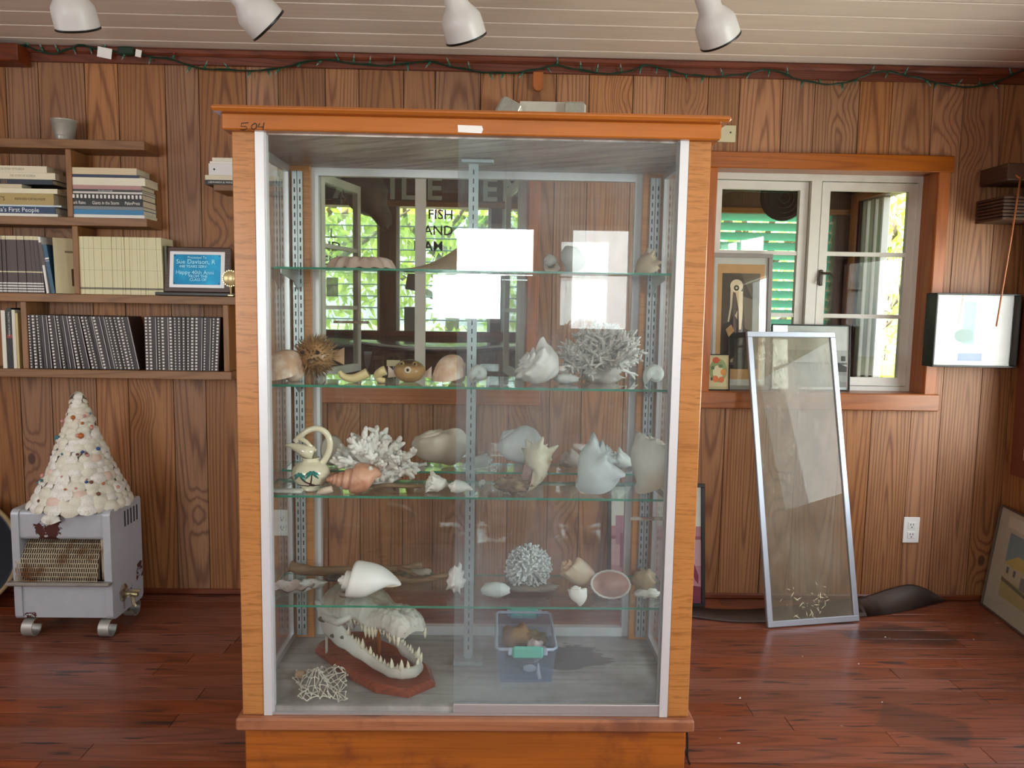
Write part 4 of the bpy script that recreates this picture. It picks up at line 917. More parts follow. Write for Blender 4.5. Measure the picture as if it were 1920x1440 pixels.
beads = {h: MB().blob((0, 0, 0), 1, 1, .2, 2, k).mesh('bead', plain('bead_'+h[1:], h, .3), True) for k, h in enumerate(('#1f4f86', '#b5622a', '#3c7a86', '#c78a80', '#6e4330'))}
for k in range(34):
    u = random.uniform(.03, .85); a = random.uniform(pi*1.05, pi*1.95); R = trad(u)+.013
    o = bpy.data.objects.new('bead', random.choice(list(beads.values()))); COL.objects.link(o); o.parent = tt; o.location = (cos(a)*R, sin(a)*R, th_*.96*u+.012); s = random.uniform(.004, .009)*(1.7 if k == 0 else 1); o.scale = (s, s, s)
# loose white shell lying over the heater's front edge
c = at(97, 972, YH0-.012); ls = thing('scallop_shell', 'single white shell hanging over the front edge of heater', 'shell', c)
def sc_(u, v):
    a = lerp(-1.25, 1.25, u); r = .040*v*(1+.02*cos(a*14)); return c+Vector((sin(a)*r*.95, -.012*sin(v*pi)*1.0-.004+.002*cos(a*14)*v-.004, -.022+cos(a)*r*1.15))
MB().grid(sc_, 25, 9).build('shell_valve', M['shellw'], ls, smooth=True); MB().grid(lambda u, v: sc_(u, v)+Vector((0, .003, 0)), 25, 9).build('inner_face', M['shellw'], ls, smooth=True)
# dark round tub lid leaning beside the heater
dk_ = thing('round_tray', 'dark blue round tray with rope rim leaning beside heater', 'tray', at(-30, 1160, 3.13))
cc = Vector((at(-62, 1060, 3.16).x, 3.16, .22)); Rt = RX(80)
MB().lathe([(.001, 0), (.19, 0), (.215, .01), (.22, .02), (.21, .022), (.19, .008), (.001, .006)], 40, cc, Rt).build('disc', plain('dark_navy_tray', '#1a222c', .5), dk_, smooth=True)
MB().tube([cc+Rt @ Vector((cos(a)*.222, sin(a)*.222, .016)) for a in [2*pi*k/48 for k in range(48)]], .009, 7, closed=True).build('rope_rim', plain('rope', '#a08a63', .8, 0, .2, 60, .4), dk_, smooth=True)
# ------------------------------------------------------------------ cabinet contents
Z1, Z2, Z3, Z4, Z5 = (SHZ[k]+.0004 for k in (1, 2, 3, 4, 5)); ZF = CFL+.0004
PXM = lambda Y: 1442/(Y+.02)
def gastro_pts(turns=4.5, W=1.75, a=.40, b=.42, c=.50, h=.95, canal=.8, knobs=0, amp=.2, kphi=55, flare=.35, seg=52, J=36, ribs=0, ramp=.03, squash=1.0, keel=.13):
    rings = []; n = int(turns*seg); th1 = 2*pi*turns
    for i in range(n+1):
        th = th1*i/n; s = W**((th-th1)/(2*pi)); t = max(0, 1-(th1-th)/(2*pi)); fl = max(0, 1-(th1-th)/(.9)); ring = []
        for j in range(J):
            ph = 2*pi*j/J; cs, sn = cos(ph), sin(ph); ex = 1+flare*fl*fl
            r = a*s+b*s*cs*ex; z = -h*s+c*s*sn*(1+.25*flare*fl)
            if sn < 0: k = canal*(.35+.65*t); z = -h*s+c*s*sn*(1+k); r *= 1-.55*min(1, k)*sn*sn*.9
            dk2_ = (math.degrees(ph)-kphi+180) % 360-180; kk = keel*s*exp(-(dk2_/30)**2); r += kk; z += kk*.6
            if knobs: 
                d = (math.degrees(ph)-kphi+180) % 360-180; g = exp(-(d/26)**2)*amp*s*max(0, cos(knobs*th))**2.2; r += g; z += g*.55
            if ribs: r += ramp*s*sin(ph*ribs)*.5
            ring.append((max(r, .0)*cos(th), max(r, .0)*sin(th)*squash, z))
        rings.append(ring)
    ce, se = cos(-th1), sin(-th1)
    return [[(x*ce-y*se, x*se+y*ce, z) for x, y, z in r] for r in rings]      # mouth at local +x, opening towards local +y
def gastro(name, label, loc, L, ori, mats, sink=.0, scale=(1, 1, 1), group=None, **kw):
    apex, face = Vector(ori[0]).normalized(), Vector(ori[1]); face = (face-apex*face.dot(apex)).normalized(); rot = Matrix((face.cross(apex), face, apex)).transposed()
    rings = gastro_pts(**kw); J = len(rings[0]); al = [Vector(v) for r in rings for v in r]
    zz = [v.z for v in al]; k = L/(max(zz)-min(zz)); S = Matrix.Diagonal(scale)
    mid = Vector((0, 0, (max(zz)+min(zz))/2))
    T = lambda v: rot @ (S @ ((Vector(v)-mid)*k))
    pts = [[T(v) for v in r] for r in rings]
    lo = min(p.z for r in pts for p in r); cx = Vector((0, 0, -lo-sink)); loc = Vector(loc)
    m = MB(); vs = [loc+cx+p for r in pts for p in r]; fs = []
    for i in range(len(pts)-1):
        for j in range(J): fs.append((i*J+j, i*J+(j+1) % J, (i+1)*J+(j+1) % J, (i+1)*J+j))
    m.add(vs, fs); o = thing(name, label, 'shell', loc, group); m.build('shell_body', mats[0], o, smooth=True)
    last = [v-mid for v in map(Vector, rings[-1])]; cen = sum(last, Vector())/J; back = [Vector(v)-mid for v in rings[-6]]; bc = sum(back, Vector())/J
    m = MB(); vs = []; 
    for q, sc in ((0, 1.0), (.15, .93), (.6, .72), (1.0, .4)):
        for v in last: vs.append(loc+cx+rot @ (S @ ((cen.lerp(bc, q)+(v-cen)*sc)*k)))
    fs = [(i*J+(j+1) % J, i*J+j, (i+1)*J+j, (i+1)*J+(j+1) % J) for i in range(3) for j in range(J)]+[tuple(range(3*J, 4*J))]
    m.add(vs, fs); m.build('aperture', mats[1], o, smooth=True); return o
M['mouth'] = plain('cream_shell_mouth', '#e2cdb8', .3); M['greymouth'] = plain('pale_inner_shell', '#c9c4bb', .3)
M['triton'] = plain('triton_shell', '#d8a184', .4, 0, .12, 40, .2, h2='#b9795a', blotch=26)
M['bonnet'] = plain('bonnet_shell', '#cfa98d', .35, 0, .10, 50, .1, h2='#e2cdb8', blotch=30)
M['whelkc'] = plain('encrusted_cream_shell', '#d9d0b4', .6, 0, .1, 40, .3, h2='#9a7c4e', blotch=12)
M['crust'] = plain('brown_crust', '#6f5230', .85, 0, .3, 35, .6, h2='#b59d72', blotch=18)
M['nicefish'] = plain('puffer_skin', '#b48a5c', .35, 0, .12, 30, .2, h2='#5e3f22', blotch=7)
M['spine'] = plain('fish_spines', '#a07c4e', .5, 0, .25, 30, .2, h2='#5a3a1e', blotch=25)
def tubebranch(mb, p0, d, L, r0, r1, n=5, wob=.15, seg=4, lump=.0, round_=True):
    pts = [Vector(p0)]; d = Vector(d).normalized(); rad = [r0]
    for i in range(1, seg+1):
        d = (d+Vector((random.gauss(0, wob), random.gauss(0, wob), random.gauss(0, wob*.7)))).normalized(); pts.append(pts[-1]+d*(L/seg)); rad.append(lerp(r0, r1, i/seg)*(1+random.uniform(-lump, lump)))
    ends = list(pts)
    if round_: pts.append(pts[-1]+d*r1*.7); rad.append(r1*.55); pts.append(pts[-1]+d*r1*.25); rad.append(r1*.05)
    mb.tube(pts, rad, n); return ends, d
def one(name, label, cat, mb, mat, part, loc, smooth=True, group=None):
    o = thing(name, label, cat, loc, group); mb.build(part, mat, o, smooth=smooth); return o
def P(x, y, z): return onz(x, y, z)
# ---------- shelf 1
c = P(677, 499, Z1) if False else Vector((at(677, 499, 2.34).x, 2.34, Z1))
m = MB(); W_ = .10
def clam(u, v):
    a = u*2*pi; fr = 1+.10*sin(a*13)*v; x = cos(a)*W_*v*fr; y = sin(a)*.05*v*fr
    return c+Vector((x, y, .002+.034*(1-v**3)**.5*(1+.18*sin(a*13)*v)+.004*sin(a*13+v*9)*v))
m.grid(clam, 78, 8, cu=True); o = thing('giant_clam_half', 'ruffled pink white shell half lying on top glass shelf', 'shell', c); m.build('shell_valve', plain('pinkish_white_shell', '#d9c2b2', .5, 0, .1, 30, .2, h2='#b8998a'), o, smooth=True)
# large wedge-like pen shell rising to the right
p0, p1 = at(748, 503, 2.33), at(868, 503, 2.33)
o = thing('pen_shell', 'long tan wedge shell rising to the right on top shelf', 'shell', (p0.lerp(p1, .5).x, 2.33, Z1)); m = MB()
def pen(u, v):
    hgt = .004+.098*u**2.1; a = v*pi; x = lerp(p0.x, p1.x+.02, u); w = .012+.05*u
    return Vector((x, 2.33-cos(a)*w, Z1+sin(a)*hgt*(1+.015*sin(a*16))))
m.grid(pen, 26, 22); m.build('shell_valve', plain('tan_striped_shell', '#b09a80', .45, 0, .12, 12, .2, h2='#8b7761', blotch=5), o, smooth=True)
m = MB(); n = 22; vs = [pen(1, j/(n-1)) for j in range(n)]; m.add(vs, [tuple(range(n))]); m.build('open_end', M['mouth'], o)
gastro('whelk_shell', 'small white shell behind the glare on top shelf', (*at(1036, 505, 2.36).xy, Z1), .060, ((-.8, -.3, .3), (.3, -1, -.1)), (M['shellw'], M['mouth']))
gastro('conch_shell', 'pale rounded conch beside the paper reflection on top shelf', (*at(1068, 505, 2.36).xy, Z1), .085, ((.5, .2, .8), (.2, 1, -.3)), (M['shellg'], M['greymouth']), canal=.5)
gastro('murex_shell', 'small spiky shell at the right end of top shelf', (*at(1208, 507, 2.36).xy, Z1), .085, ((.85, .2, .4), (0, .6, -1)), (plain('tan_murex', '#b9a284', .6, 0, .15, 40, .3), M['mouth']), knobs=7, amp=.5, flare=.5)
# ---------- shelf 2
def bonnet(label, px, py, Y, L, rz, sh='bonnet'):
    return gastro('bonnet_shell', label, (at(px, py, Y).x, Y, Z2), L, ((cos(radians(rz)), -.1, .15), (.1, .3, -1)), (M[sh], M['mouth']), turns=4, W=2.3, a=.42, b=.52, c=.62, h=.55, canal=.18, flare=.12, keel=.03, sink=.004, scale=(1, 1, 1))
bonnet('mottled pinkish shell left of the spiny porcupine fish', 533, 712, 2.17, .105, 10)
bonnet('mottled tan shell right of the brown puffer fish', 842, 712, 2.20, .095, 0)
# porcupine fish: body, spines, eyes, tail
c = Vector((at(592, 675, 2.22).x, 2.22, Z2+.068)); pf_ = thing('porcupine_fish', 'dried brown porcupine fish bristling with spines on glass shelf', 'fish', (c.x, c.y, Z2))
MB().blob(c, .049, 3, .12, 2, 3, (1.05, 1, .95)).build('body', M['nicefish'], pf_, smooth=True)
random.seed(3); m = MB()
for k in range(270):
    z = 1-2*(k+.5)/270; a = k*2.39996; d = Vector((sqrt(1-z*z)*cos(a), sqrt(1-z*z)*sin(a), z)); d2 = (d+Vector((.25, random.gauss(0, .2), random.gauss(0, .2)))).normalized()
    b_ = c+d*.045; L = random.uniform(.014, .030); m.tube([b_, b_+d2*L*.6, b_+d2*L], [.0030, .0019, .0003], 4, False)
m.build('spines', M['spine'], pf_, smooth=True).__setitem__('kind', 'stuff')
for dx in (-.02, .022): MB().blob(c+Vector((dx-.006, -.046, .012)), .006, 2, 0).build('eye', M['ink'], pf_, smooth=True)
MB().blob(c+Vector((-.002, -.051, -.012)), .009, 2, .1, 2, 1, (1.3, .6, .8)).build('mouth', M['crust'], pf_, smooth=True)
MB().grid(lambda u, v: c+Vector((.052+.03*u, (v-.5)*.004, (v-.5)*(.02+.03*u))), 5, 6).build('tail_fin', M['nicefish'], pf_, smooth=True)
# whale teeth
def tooth(label, pts, rads, mat='tooth'):
    pts = chaikin(pts, 3); n = len(pts); f = lambda t: rads[min(len(rads)-2, int(t*(len(rads)-1)))]*(1-(t*(len(rads)-1)) % 1)+rads[min(len(rads)-1, int(t*(len(rads)-1))+1)]*((t*(len(rads)-1)) % 1)
    m = MB(); m.tube(pts, [f(i/(n-1)*.9999) for i in range(n)], 16); lo = min(v[2] for v in m.v); m.v = [(v[0], v[1], v[2]-lo+Z2) for v in m.v]
    o = thing('whale_tooth', label, 'tooth', (pts[n//2].x, pts[n//2].y, Z2)); m.build('tooth', plain('ivory_yellow', '#d9c58f', .3, 0, .05, 12) if 'ivory_yellow' not in bpy.data.materials else bpy.data.materials['ivory_yellow'], o, smooth=True)
    e = pts[-1]; d = (pts[-1]-pts[-3]).normalized(); Rm = d.to_track_quat('Z', 'Y').to_matrix(); z_off = -lo+Z2
    MB().lathe([(rads[-1]*.92, -.001), (rads[-1]*.95, .001), (rads[-1]*.6, -.003), (.0002, -.006)], 16, e+Vector((0, 0, z_off)), Rm).build('root_end', M['mouth'], o, smooth=True)
Yt = 2.14
tooth('long curved ivory tooth lying on glass shelf', [at(636, 698, Yt), at(643, 709, Yt), at(662, 713, Yt), at(680, 706, Yt), at(689, 701, Yt)], [.004, .0085, .012, .0135, .0135])
tooth('short curved ivory tooth beside the puffer fish', [at(722, 715, Yt), at(712, 714, Yt), at(706, 706, Yt), at(714, 699, Yt-.01), at(722, 696, Yt-.01)], [.006, .0085, .011, .013, .0135])
# puffer fish
c = Vector((at(768, 697, 2.19).x, 2.19, Z2+.031)); pu = thing('puffer_fish', 'inflated brown puffer fish facing the front of shelf', 'fish', (c.x, c.y, Z2))
t = NT('puffer_gradient_skin'); v = t.obj(); s_ = t.n('SeparateXYZ', {0: v}); n = t.noise(v, 60, 3)
t.bsdf(t.mix(t.step(t.math('ADD', s_.outputs[2], t.math('MULTIPLY', n, .012)), .042, .066), lin('#b8915f'), lin('#3c2817')), .3, 0, n, .3, coat=.3)
MB().blob(c, .042, 4, .04, 4, 9, (1.06, 1.1, .78)).build('body', t.mat, pu, smooth=True)
for dx in (-.018, .018):
    e = MB().blob(c+Vector((dx, -.030, .022)), .0075, 2, 0).build('eye', plain('eye_ring', '#a58a5a', .2), pu, smooth=True); MB().blob(c+Vector((dx*1.02, -.0365, .0225)), .0035, 2, 0).build('pupil', M['ink'], e, smooth=True)
mo = MB().lathe([(.002, .0), (.009, .001), (.011, .006), (.008, .011), (.0045, .010), (.004, .006)], 16, c+Vector((0, -.040, .006)), RX(90)).build('mouth', plain('pale_lips', '#d8c6a6', .4), pu, smooth=True)
MB().lathe([(.0042, .008), (.0001, .0075)], 12, c+Vector((0, -.040, .006)), RX(90)).build('mouth_hollow', M['ink'], mo)
for sg in (-1, 1): MB().grid(lambda u, v: c+Vector((sg*(.040+.022*u), .004+.004*v, -.012+(v-.5)*(.012+.022*u)+.008*u)), 5, 7).build('pectoral_fin', M['mouth'], pu, smooth=True)
# paper labels
for x0, y0, x1, y1, lab, h in ((725, 675, 750, 687, 'beige label card behind the puffer fish', '#b8ad86'), (850, 680, 873, 691, 'yellow label card behind the mottled tan shell', '#c9b164')):
    a, b = at(x0, y0, 2.29), at(x1, y1, 2.29); o = thing('label_card', lab, 'card', ((a.x+b.x)/2, 2.29, Z2)); MB().lohi((a.x, 2.29, b.z), (b.x, 2.2915, a.z)).build('card_face', plain('label_'+h[1:], h, .6), o); MB().tube([((a.x+b.x)/2, 2.292, b.z), ((a.x+b.x)/2, 2.30, Z2)], .0012, 5).build('card_stand', M['steel'], o)
# moon snail seen end on: flat spiral
gastro('moon_snail', 'round white snail shell showing its flat spiral', (at(898, 716, 2.16).x, 2.16, Z2), .050, ((-.1, -1, .22), (.8, 0, -.6)), (M['shellg'], M['greymouth']), turns=4.6, W=1.75, a=.5, b=.56, c=.5, h=.24, canal=0, flare=.05, keel=0, scale=(.62, .62, 1))
gastro('whelk_shell', 'ribbed white whelk with pointed knobs on glass shelf', (at(1008, 716, 2.18).x, 2.18, Z2), .118, ((-.75, -.25, .55), (.2, .9, -.4)), (M['shellw'], M['mouth']), knobs=8, amp=.26, ribs=9, ramp=.06, canal=.5, a=.42, b=.5, c=.52, h=.95)
o = thing('oyster_shell', 'flat rough oyster shell lying beside the branching coral', 'shell', (at(1062, 716, 2.2).x, 2.2, Z2)); MB().blob((at(1062, 716, 2.2).x, 2.2, Z2+.014), .032, 3, .3, 3, 5, (1, .7, .48)).build('shell_valve', M['shellg'], o, smooth=True)
gastro('turban_shell', 'small rough round shell at the right end of second shelf', (at(1227, 718, 2.19).x, 2.19, Z2), .046, ((-.1, -1, .25), (.7, 0, -.7)), (M['shellg'], M['greymouth']), turns=4, W=1.7, a=.5, b=.55, c=.5, h=.4, canal=0, keel=0, ribs=7, ramp=.1, scale=(.75, .75, 1))
# big staghorn coral
random.seed(31); c = Vector((at(1128, 716, 2.27).x, 2.27, Z2)); m = MB()
m.blob(c+Vector((0, 0, .022)), .055, 3, .5, 4, 2, (1.0, .8, .5))
for k in range(150):
    a = random.uniform(0, 2*pi); el = random.uniform(-.05, 1.5); d = Vector((cos(a)*cos(el)*1.15, sin(a)*cos(el)*.8, sin(el)*.9))
    L = random.uniform(.075, .105)*(1.1-.1*sin(el)); e, dd = tubebranch(m, c+Vector((0, 0, .045))+d*.022, d, L, .0062, .0042, 6, .22, 5, .15)
    for q in e[1:]:
        for r in range(2): tubebranch(m, q, (dd*.8+Vector((random.gauss(0, .8), random.gauss(0, .8), random.gauss(.1, .8)))), random.uniform(.014, .026), .0042, .0030, 5, .15, 2)
one('staghorn_coral', 'large bushy white staghorn coral on the second shelf', 'coral', m, M['coral'], 'branches', c)
# ---------- shelf 3 (rear glass strip holds the back row)
c = Vector((at(583, 903, 2.13).x, 2.13, Z3)); ju = thing('ceramic_jug', 'cream jug painted with palm trees and a looping handle', 'jug', c); M['glaze'] = plain('cream_glaze', '#e6dcbf', .15, 0, .03, 10, coat=.6)
k_ = 2.2/1442
def jp(x, y): return Vector((at(x, y, 2.13).x, 2.13, at(x, y, 2.13).z))
MB().lathe([(.001, .001), (.026, .001), (.028, .006), (.024, .009), (.037, .018), (.050, .034), (.0535, .050), (.049, .066), (.036, .078), (.024, .083), (.021, .088), (.026, .093), (.024, .0935), (.018, .086), (.001, .08)], 36, c, sy=.92).build('belly', M['glaze'], ju, smooth=True)
hp = [jp(x, y) for x, y in ((600, 875), (612, 858), (620, 838), (616, 815), (600, 803), (583, 804), (566, 814), (553, 828))]
MB().tube(chaikin(hp, 2), [lerp(.0095, .0075, i/31) for i in range(len(chaikin(hp, 2)))], 12).build('handle', M['glaze'], ju, smooth=True)
sp = [jp(588, 850), jp(572, 846), jp(556, 839), jp(545, 835), jp(536, 834)]
MB().tube(sp, [.020, .018, .0125, .007, .003], 16).build('spout', M['glaze'], ju, smooth=True)
MB().tube([jp(592, 846), jp(574, 828), jp(562, 822)], [.006, .006, .008], 8).build('spout_rim', M['glaze'], ju, smooth=True)
def onb(dx, z):                          # a point on the jug belly, dx sideways
    pr = [(.037, .018), (.050, .034), (.0535, .050), (.049, .066), (.036, .078)]
    r = pr[0][0]
    for (r0, z0), (r1, z1) in zip(pr, pr[1:]):
        if z0 <= z <= z1: r = lerp(r0, r1, (z-z0)/(z1-z0))
    return c+Vector((dx, -.92*sqrt(max(1e-6, r*r-dx*dx))-.0006, z))
pg, pb = plain('painted_teal_leaf', '#1d7f78', .3), plain('painted_brown_trunk', '#35160f', .3)
for bx, bz, tx, tz, s in ((.018, .022, -.020, .052, 1), (.006, .022, .014, .058, 1)):
    MB().tube([onb(lerp(bx, tx, q)+.008*sin(q*pi)*(-1 if tx < 0 else .3), lerp(bz, tz, q)) for q in [i/8 for i in range(9)]], [.0026*(1-.4*i/8) for i in range(9)], 6).build('painted_trunk', pb, ju)
    for k in range(6):
        a = radians(-30+k*48); pts = [onb(tx+cos(a)*.019*q, min(.075, max(.03, tz+sin(a)*.013*q-.010*q*q))) for q in [i/5 for i in range(6)]]
        MB().tube(pts, [.0015, .0032, .004, .0036, .0024, .0006], 6).build('painted_leaf', pg, ju)
MB().tube([onb(lerp(-.03, .03, i/8), .021+.001*sin(i*3)) for i in range(9)], .0014, 5).build('painted_ground', pb, ju)
c = Vector((at(622, 872, 2.37).x, 2.372, Z5)); o = thing('bowl_shell', 'pale oval shell valve standing behind the palm jug', 'shell', c); Rr = RX(78)
MB().lathe([(.0001, .016), (.018, .0145), (.032, .008), (.040, 0), (.038, .0005), (.030, .006), (.016, .0115), (.0001, .013)], 28, c+Vector((0, .0, .049)), Rr, sx=.9, sy=1.2).build('shell_valve', plain('beige_valve', '#cfc6b4', .5, 0, .06, 20), o, smooth=True)
# finger coral
random.seed(8); c = Vector((at(704, 893, 2.185).x, 2.185, Z3)); m = MB(); m.blob(c+Vector((.005, .0, .035)), .05, 3, .5, 3, 4, (1.25, .85, .75))
for k in range(44):
    a = 2*pi*k/44*3.7+random.uniform(-.3, .3); el = random.uniform(.12, 1.45); d = Vector((cos(a)*cos(el)*1.25, sin(a)*cos(el)*.7, sin(el))); L = random.uniform(.06, .10)
    e, dd = tubebranch(m, c+Vector((0, 0, .04))+d*.02, d, L, .014, .0085, 8, .08, 4, .12)
    m.blob(e[-1], .0105, 1, 0)
    for q in e[2:]:
        for r in range(3): tubebranch(m, q, dd+Vector((random.gauss(0, .8), random.gauss(0, .8), random.gauss(.1, .6))), random.uniform(.012, .024), .009, .006, 6, .05, 1)
for k in range(130):
    a = random.uniform(0, 2*pi); el = random.uniform(-.1, 1.2); d = Vector((cos(a)*cos(el)*1.3, sin(a)*cos(el)*.85, sin(el)*.8)); m.blob(c+Vector((.005, 0, .03))+d*random.uniform(.045, .06), random.uniform(.006, .010), 1, 0)
one('finger_coral', 'knobbly white finger coral with thick branches on third shelf', 'coral', m, M['coral'], 'branches', c)
gastro('conch_shell', 'large beige conch with small hole standing on rear strip', (at(817, 872, 2.375).x, 2.375, Z5), .135, ((-.3, -.25, .9), (.1, 1, 0)), (plain('beige_conch', '#cdbfae', .5, 0, .08, 30, .15, h2='#b3a391'), M['mouth']), turns=4, W=2.0, keel=.03, a=.45, b=.55, c=.55, h=.75, canal=.55, flare=.2, sink=.0, scale=(1.15, .6, 1), knobs=9, amp=.06)
m = MB(); a, b = at(776, 873, 2.34), at(800, 868, 2.34); m.tube([a+Vector((0, 0, 0)), a.lerp(b, .2), a.lerp(b, .8), b], [.007, .005, .0045, .006], 10); lo = min(v[2] for v in m.v); m.v = [(v[0], v[1], v[2]-lo+Z5) for v in m.v]
one('small_bone', 'short white bone lying on the rear glass strip', 'bone', m, M['bone'], 'shaft', (a.x, 2.34, Z5))
gastro('triton_shell', 'long orange mottled triton shell lying on third shelf', (at(664, 914, 2.10).x, 2.098, Z3), .150, ((-1, -.12, .02), (-.1, .9, -.5)), (M['triton'], M['mouth']), turns=6.5, W=1.40, a=.36, b=.40, c=.40, h=1.7, canal=.6, flare=.2, ribs=6, ramp=.05, scale=(.85, .85, 1))
gastro('cone_shell', 'small cream cone shell beside the jug foot', (at(608, 916, 2.085).x, 2.086, Z3), .050, ((.95, -.1, .25), (.1, 1, -.5)), (plain('cream_pink_shell', '#e0cbb8', .3), M['mouth']), turns=4, W=1.7, a=.40, b=.42, c=.9, h=.5, canal=.6, flare=.0, scale=(.6, .6, 1))
m = MB(); ds = chaikin([at(700, 913, 2.14), at(730, 909, 2.14), at(762, 912, 2.14), at(795, 911, 2.14)], 2); m.tube(ds, [.008*(1-.5*i/(len(ds)-1)) for i in range(len(ds))], 8); lo = min(v[2] for v in m.v); m.v = [(v[0], v[1], v[2]-lo+Z3) for v in m.v]
one('driftwood_twig', 'thin brown twig lying beside the orange triton', 'driftwood', m, M['drift'], 'wood', (ds[0].x, 2.14, Z3))
gastro('murex_shell', 'small spiny cream murex on the third shelf front', (at(820, 911, 2.13).x, 2.13, Z3), .068, ((-.95, -.15, .3), (0, .7, -.8)), (M['shellw'], M['mouth']), turns=4, knobs=9, amp=.45, ribs=8, ramp=.1, canal=.5, scale=(.8, .8, 1))
gastro('snail_shell', 'tiny pale snail shell left of the spiny murex', (at(787, 908, 2.15).x, 2.15, Z3), .026, ((-.5, -.5, .6), (.5, .5, -.6)), (M['shellw'], M['mouth']), canal=0, W=2)
gastro('whelk_shell', 'slim white shell lying behind the door overlap', (at(863, 913, 2.12).x, 2.115, Z3), .072, ((-.95, .1, .2), (0, .5, -1)), (M['shellw'], M['mouth']), turns=5, h=1.0, canal=.9, scale=(.75, .75, 1))
gastro('snail_shell', 'tiny grey snail shell beside the slotted centre upright', (at(906, 905, 2.16).x, 2.16, Z3), .025, ((-.3, -.7, .6), (.6, .5, -.6)), (M['shellg'], M['greymouth']), canal=0, W=2)
gastro('whelk_shell', 'slender pale whelk lying on rear strip behind centre upright', (at(893, 872, 2.37).x, 2.372, Z5), .105, ((.95, .1, .15), (0, .6, -1)), (M['shellg'], M['greymouth']), knobs=6, amp=.15, canal=1.3, scale=(.6, .6, 1))
m = MB(); a, b = at(500, 921, 2.085), at(573, 914, 2.12); m.cbox((a.lerp(b, .5).x, 2.10, Z3+.0045), (abs(b.x-a.x)*.95, .035, .009), .004)
one('flat_shell_strip', 'flat grey shell strip at the left end of third shelf', 'shell', m, M['shellg'], 'strip', (a.lerp(b, .5).x, 2.10, Z3))
gastro('horse_conch', 'big smooth pale whelk behind the encrusted shell', (at(975, 872, 2.37).x, 2.37, Z5), .165, ((-.55, .1, .62), (.1, 1, -.5)), (M['shellg'], M['greymouth']), turns=4, W=2.0, keel=.02, a=.42, b=.52, c=.6, h=.9, canal=.9, flare=.25, scale=(.95, .55, 1))
o = gastro('crown_conch', 'cream knobbed conch crusted with brown growth, opening forward', (at(1000, 912, 2.13).x, 2.135, Z3), .150, ((.15, .62, .72), (-.75, -.75, -.5)), (M['whelkc'], M['pink']), turns=4.2, W=1.95, knobs=6, amp=.42, canal=.5, flare=.45, ribs=8, ramp=.05, scale=(.95, .72, 1))
MB().blob((at(962, 905, 2.11).x, 2.115, Z3+.024), .044, 4, .5, 3, 6, (1.05, .5, .48)).build('crust', M['crust'], o, smooth=True)
gastro('fighting_conch', 'small brown-tipped conch between two large pale shells', (at(1069, 872, 2.39).x, 2.39, Z5), .070, ((-.8, -.1, .55), (.2, .9, -.5)), (plain('brown_white_conch', '#c9beb2', .5, 0, .1, 30, .1, h2='#8a6a48'), M['mouth']), knobs=7, amp=.25)
gastro('conch_shell', 'chalky bluish white conch pointing down left on third shelf', (at(1108, 913, 2.15).x, 2.15, Z3), .150, ((.62, -.1, .60), (.2, .9, -.6)), (plain('bluish_white_shell', '#d5dcda', .6, 0, .05, 60, .3), M['greymouth']), turns=4.2, W=2.0, knobs=7, amp=.4, canal=.75, flare=.35, a=.42, b=.5, c=.52, h=.9, scale=(1, .65, 1))
gastro('whelk_shell', 'small knobbed conch behind the large right conch', (at(1165, 872, 2.385).x, 2.385, Z5), .085, ((-.85, -.1, .45), (.1, .8, -.6)), (M['shellg'], M['greymouth']), knobs=7, amp=.35, canal=.8, scale=(.8, .8, 1))
gastro('queen_conch', 'large cream conch with flaring lip at right of third shelf', (at(1208, 919, 2.15).x, 2.155, Z3), .185, ((.38, .1, .80), (.75, .75, -.3)), (plain('cream_conch', '#dcd8c8', .45, 0, .06, 20, .1, h2='#cbb598', blotch=4), M['mouth']), turns=4.2, W=2.2, knobs=9, amp=.22, canal=.9, flare=.5, a=.42, b=.52, c=.55, h=.75, scale=(.85, .55, .9))
# ---------- shelf 4
c = Vector((at(548, 1107, 2.16).x, 2.16, Z4)); o = thing('abalone_shell', 'abalone shell with pearly edge at left of fourth shelf', 'shell', c)
def ab(u, v): a = u*2*pi; r = v*(1+.08*sin(a*3)); return c+Vector((cos(a)*.062*r, sin(a)*.042*r, .003+.02*v*v+.004*sin(a*9)*v))
MB().grid(ab, 40, 8, cu=True).build('inner_bowl', plain('pearly_inner', '#d8c9c4', .15, .3, .2, 30, h2='#b8a79f', blotch=30), o, smooth=True); MB().grid(lambda u, v: ab(u, v)+Vector((0, 0, -.003-.0*v)), 40, 8, cu=True).build('outer_skin', M['shellg'], o, smooth=True)
def log(label, pts, r0, r1, z=Z4, twig=None, name='driftwood_branch'):
    pts = chaikin(pts, 2); n = len(pts); m = MB(); random.seed(len(label)); m.tube(pts, [lerp(r0, r1, i/(n-1))*(1+random.uniform(-.12, .12)) for i in range(n)], 9)
    if twig: m.tube(twig, [r1*1.1, r1*.8, r1*.5], 6)
    lo = min(v[2] for v in m.v); m.v = [(v[0], v[1], v[2]-lo+z) for v in m.v]
    one(name, label, 'driftwood', m, M['drift'], 'wood', (pts[n//2].x, pts[n//2].y, z))
yd = 2.30
log('long pale driftwood branch lying behind the white conch', [at(543, 1050, yd), at(575, 1060, yd), at(640, 1060, yd), at(700, 1054, yd), at(740, 1058, yd), at(792, 1048, yd)], .017, .010, Z4+.001, [at(745, 1055, yd), at(765, 1060, yd-.02), at(782, 1070, yd-.04)])
log('reddish driftwood branch right of the white conch', [at(720, 1092, 2.24), at(765, 1098, 2.24), at(800, 1096, 2.24), at(840, 1084, 2.25), at(870, 1086, 2.26)], .011, .007)
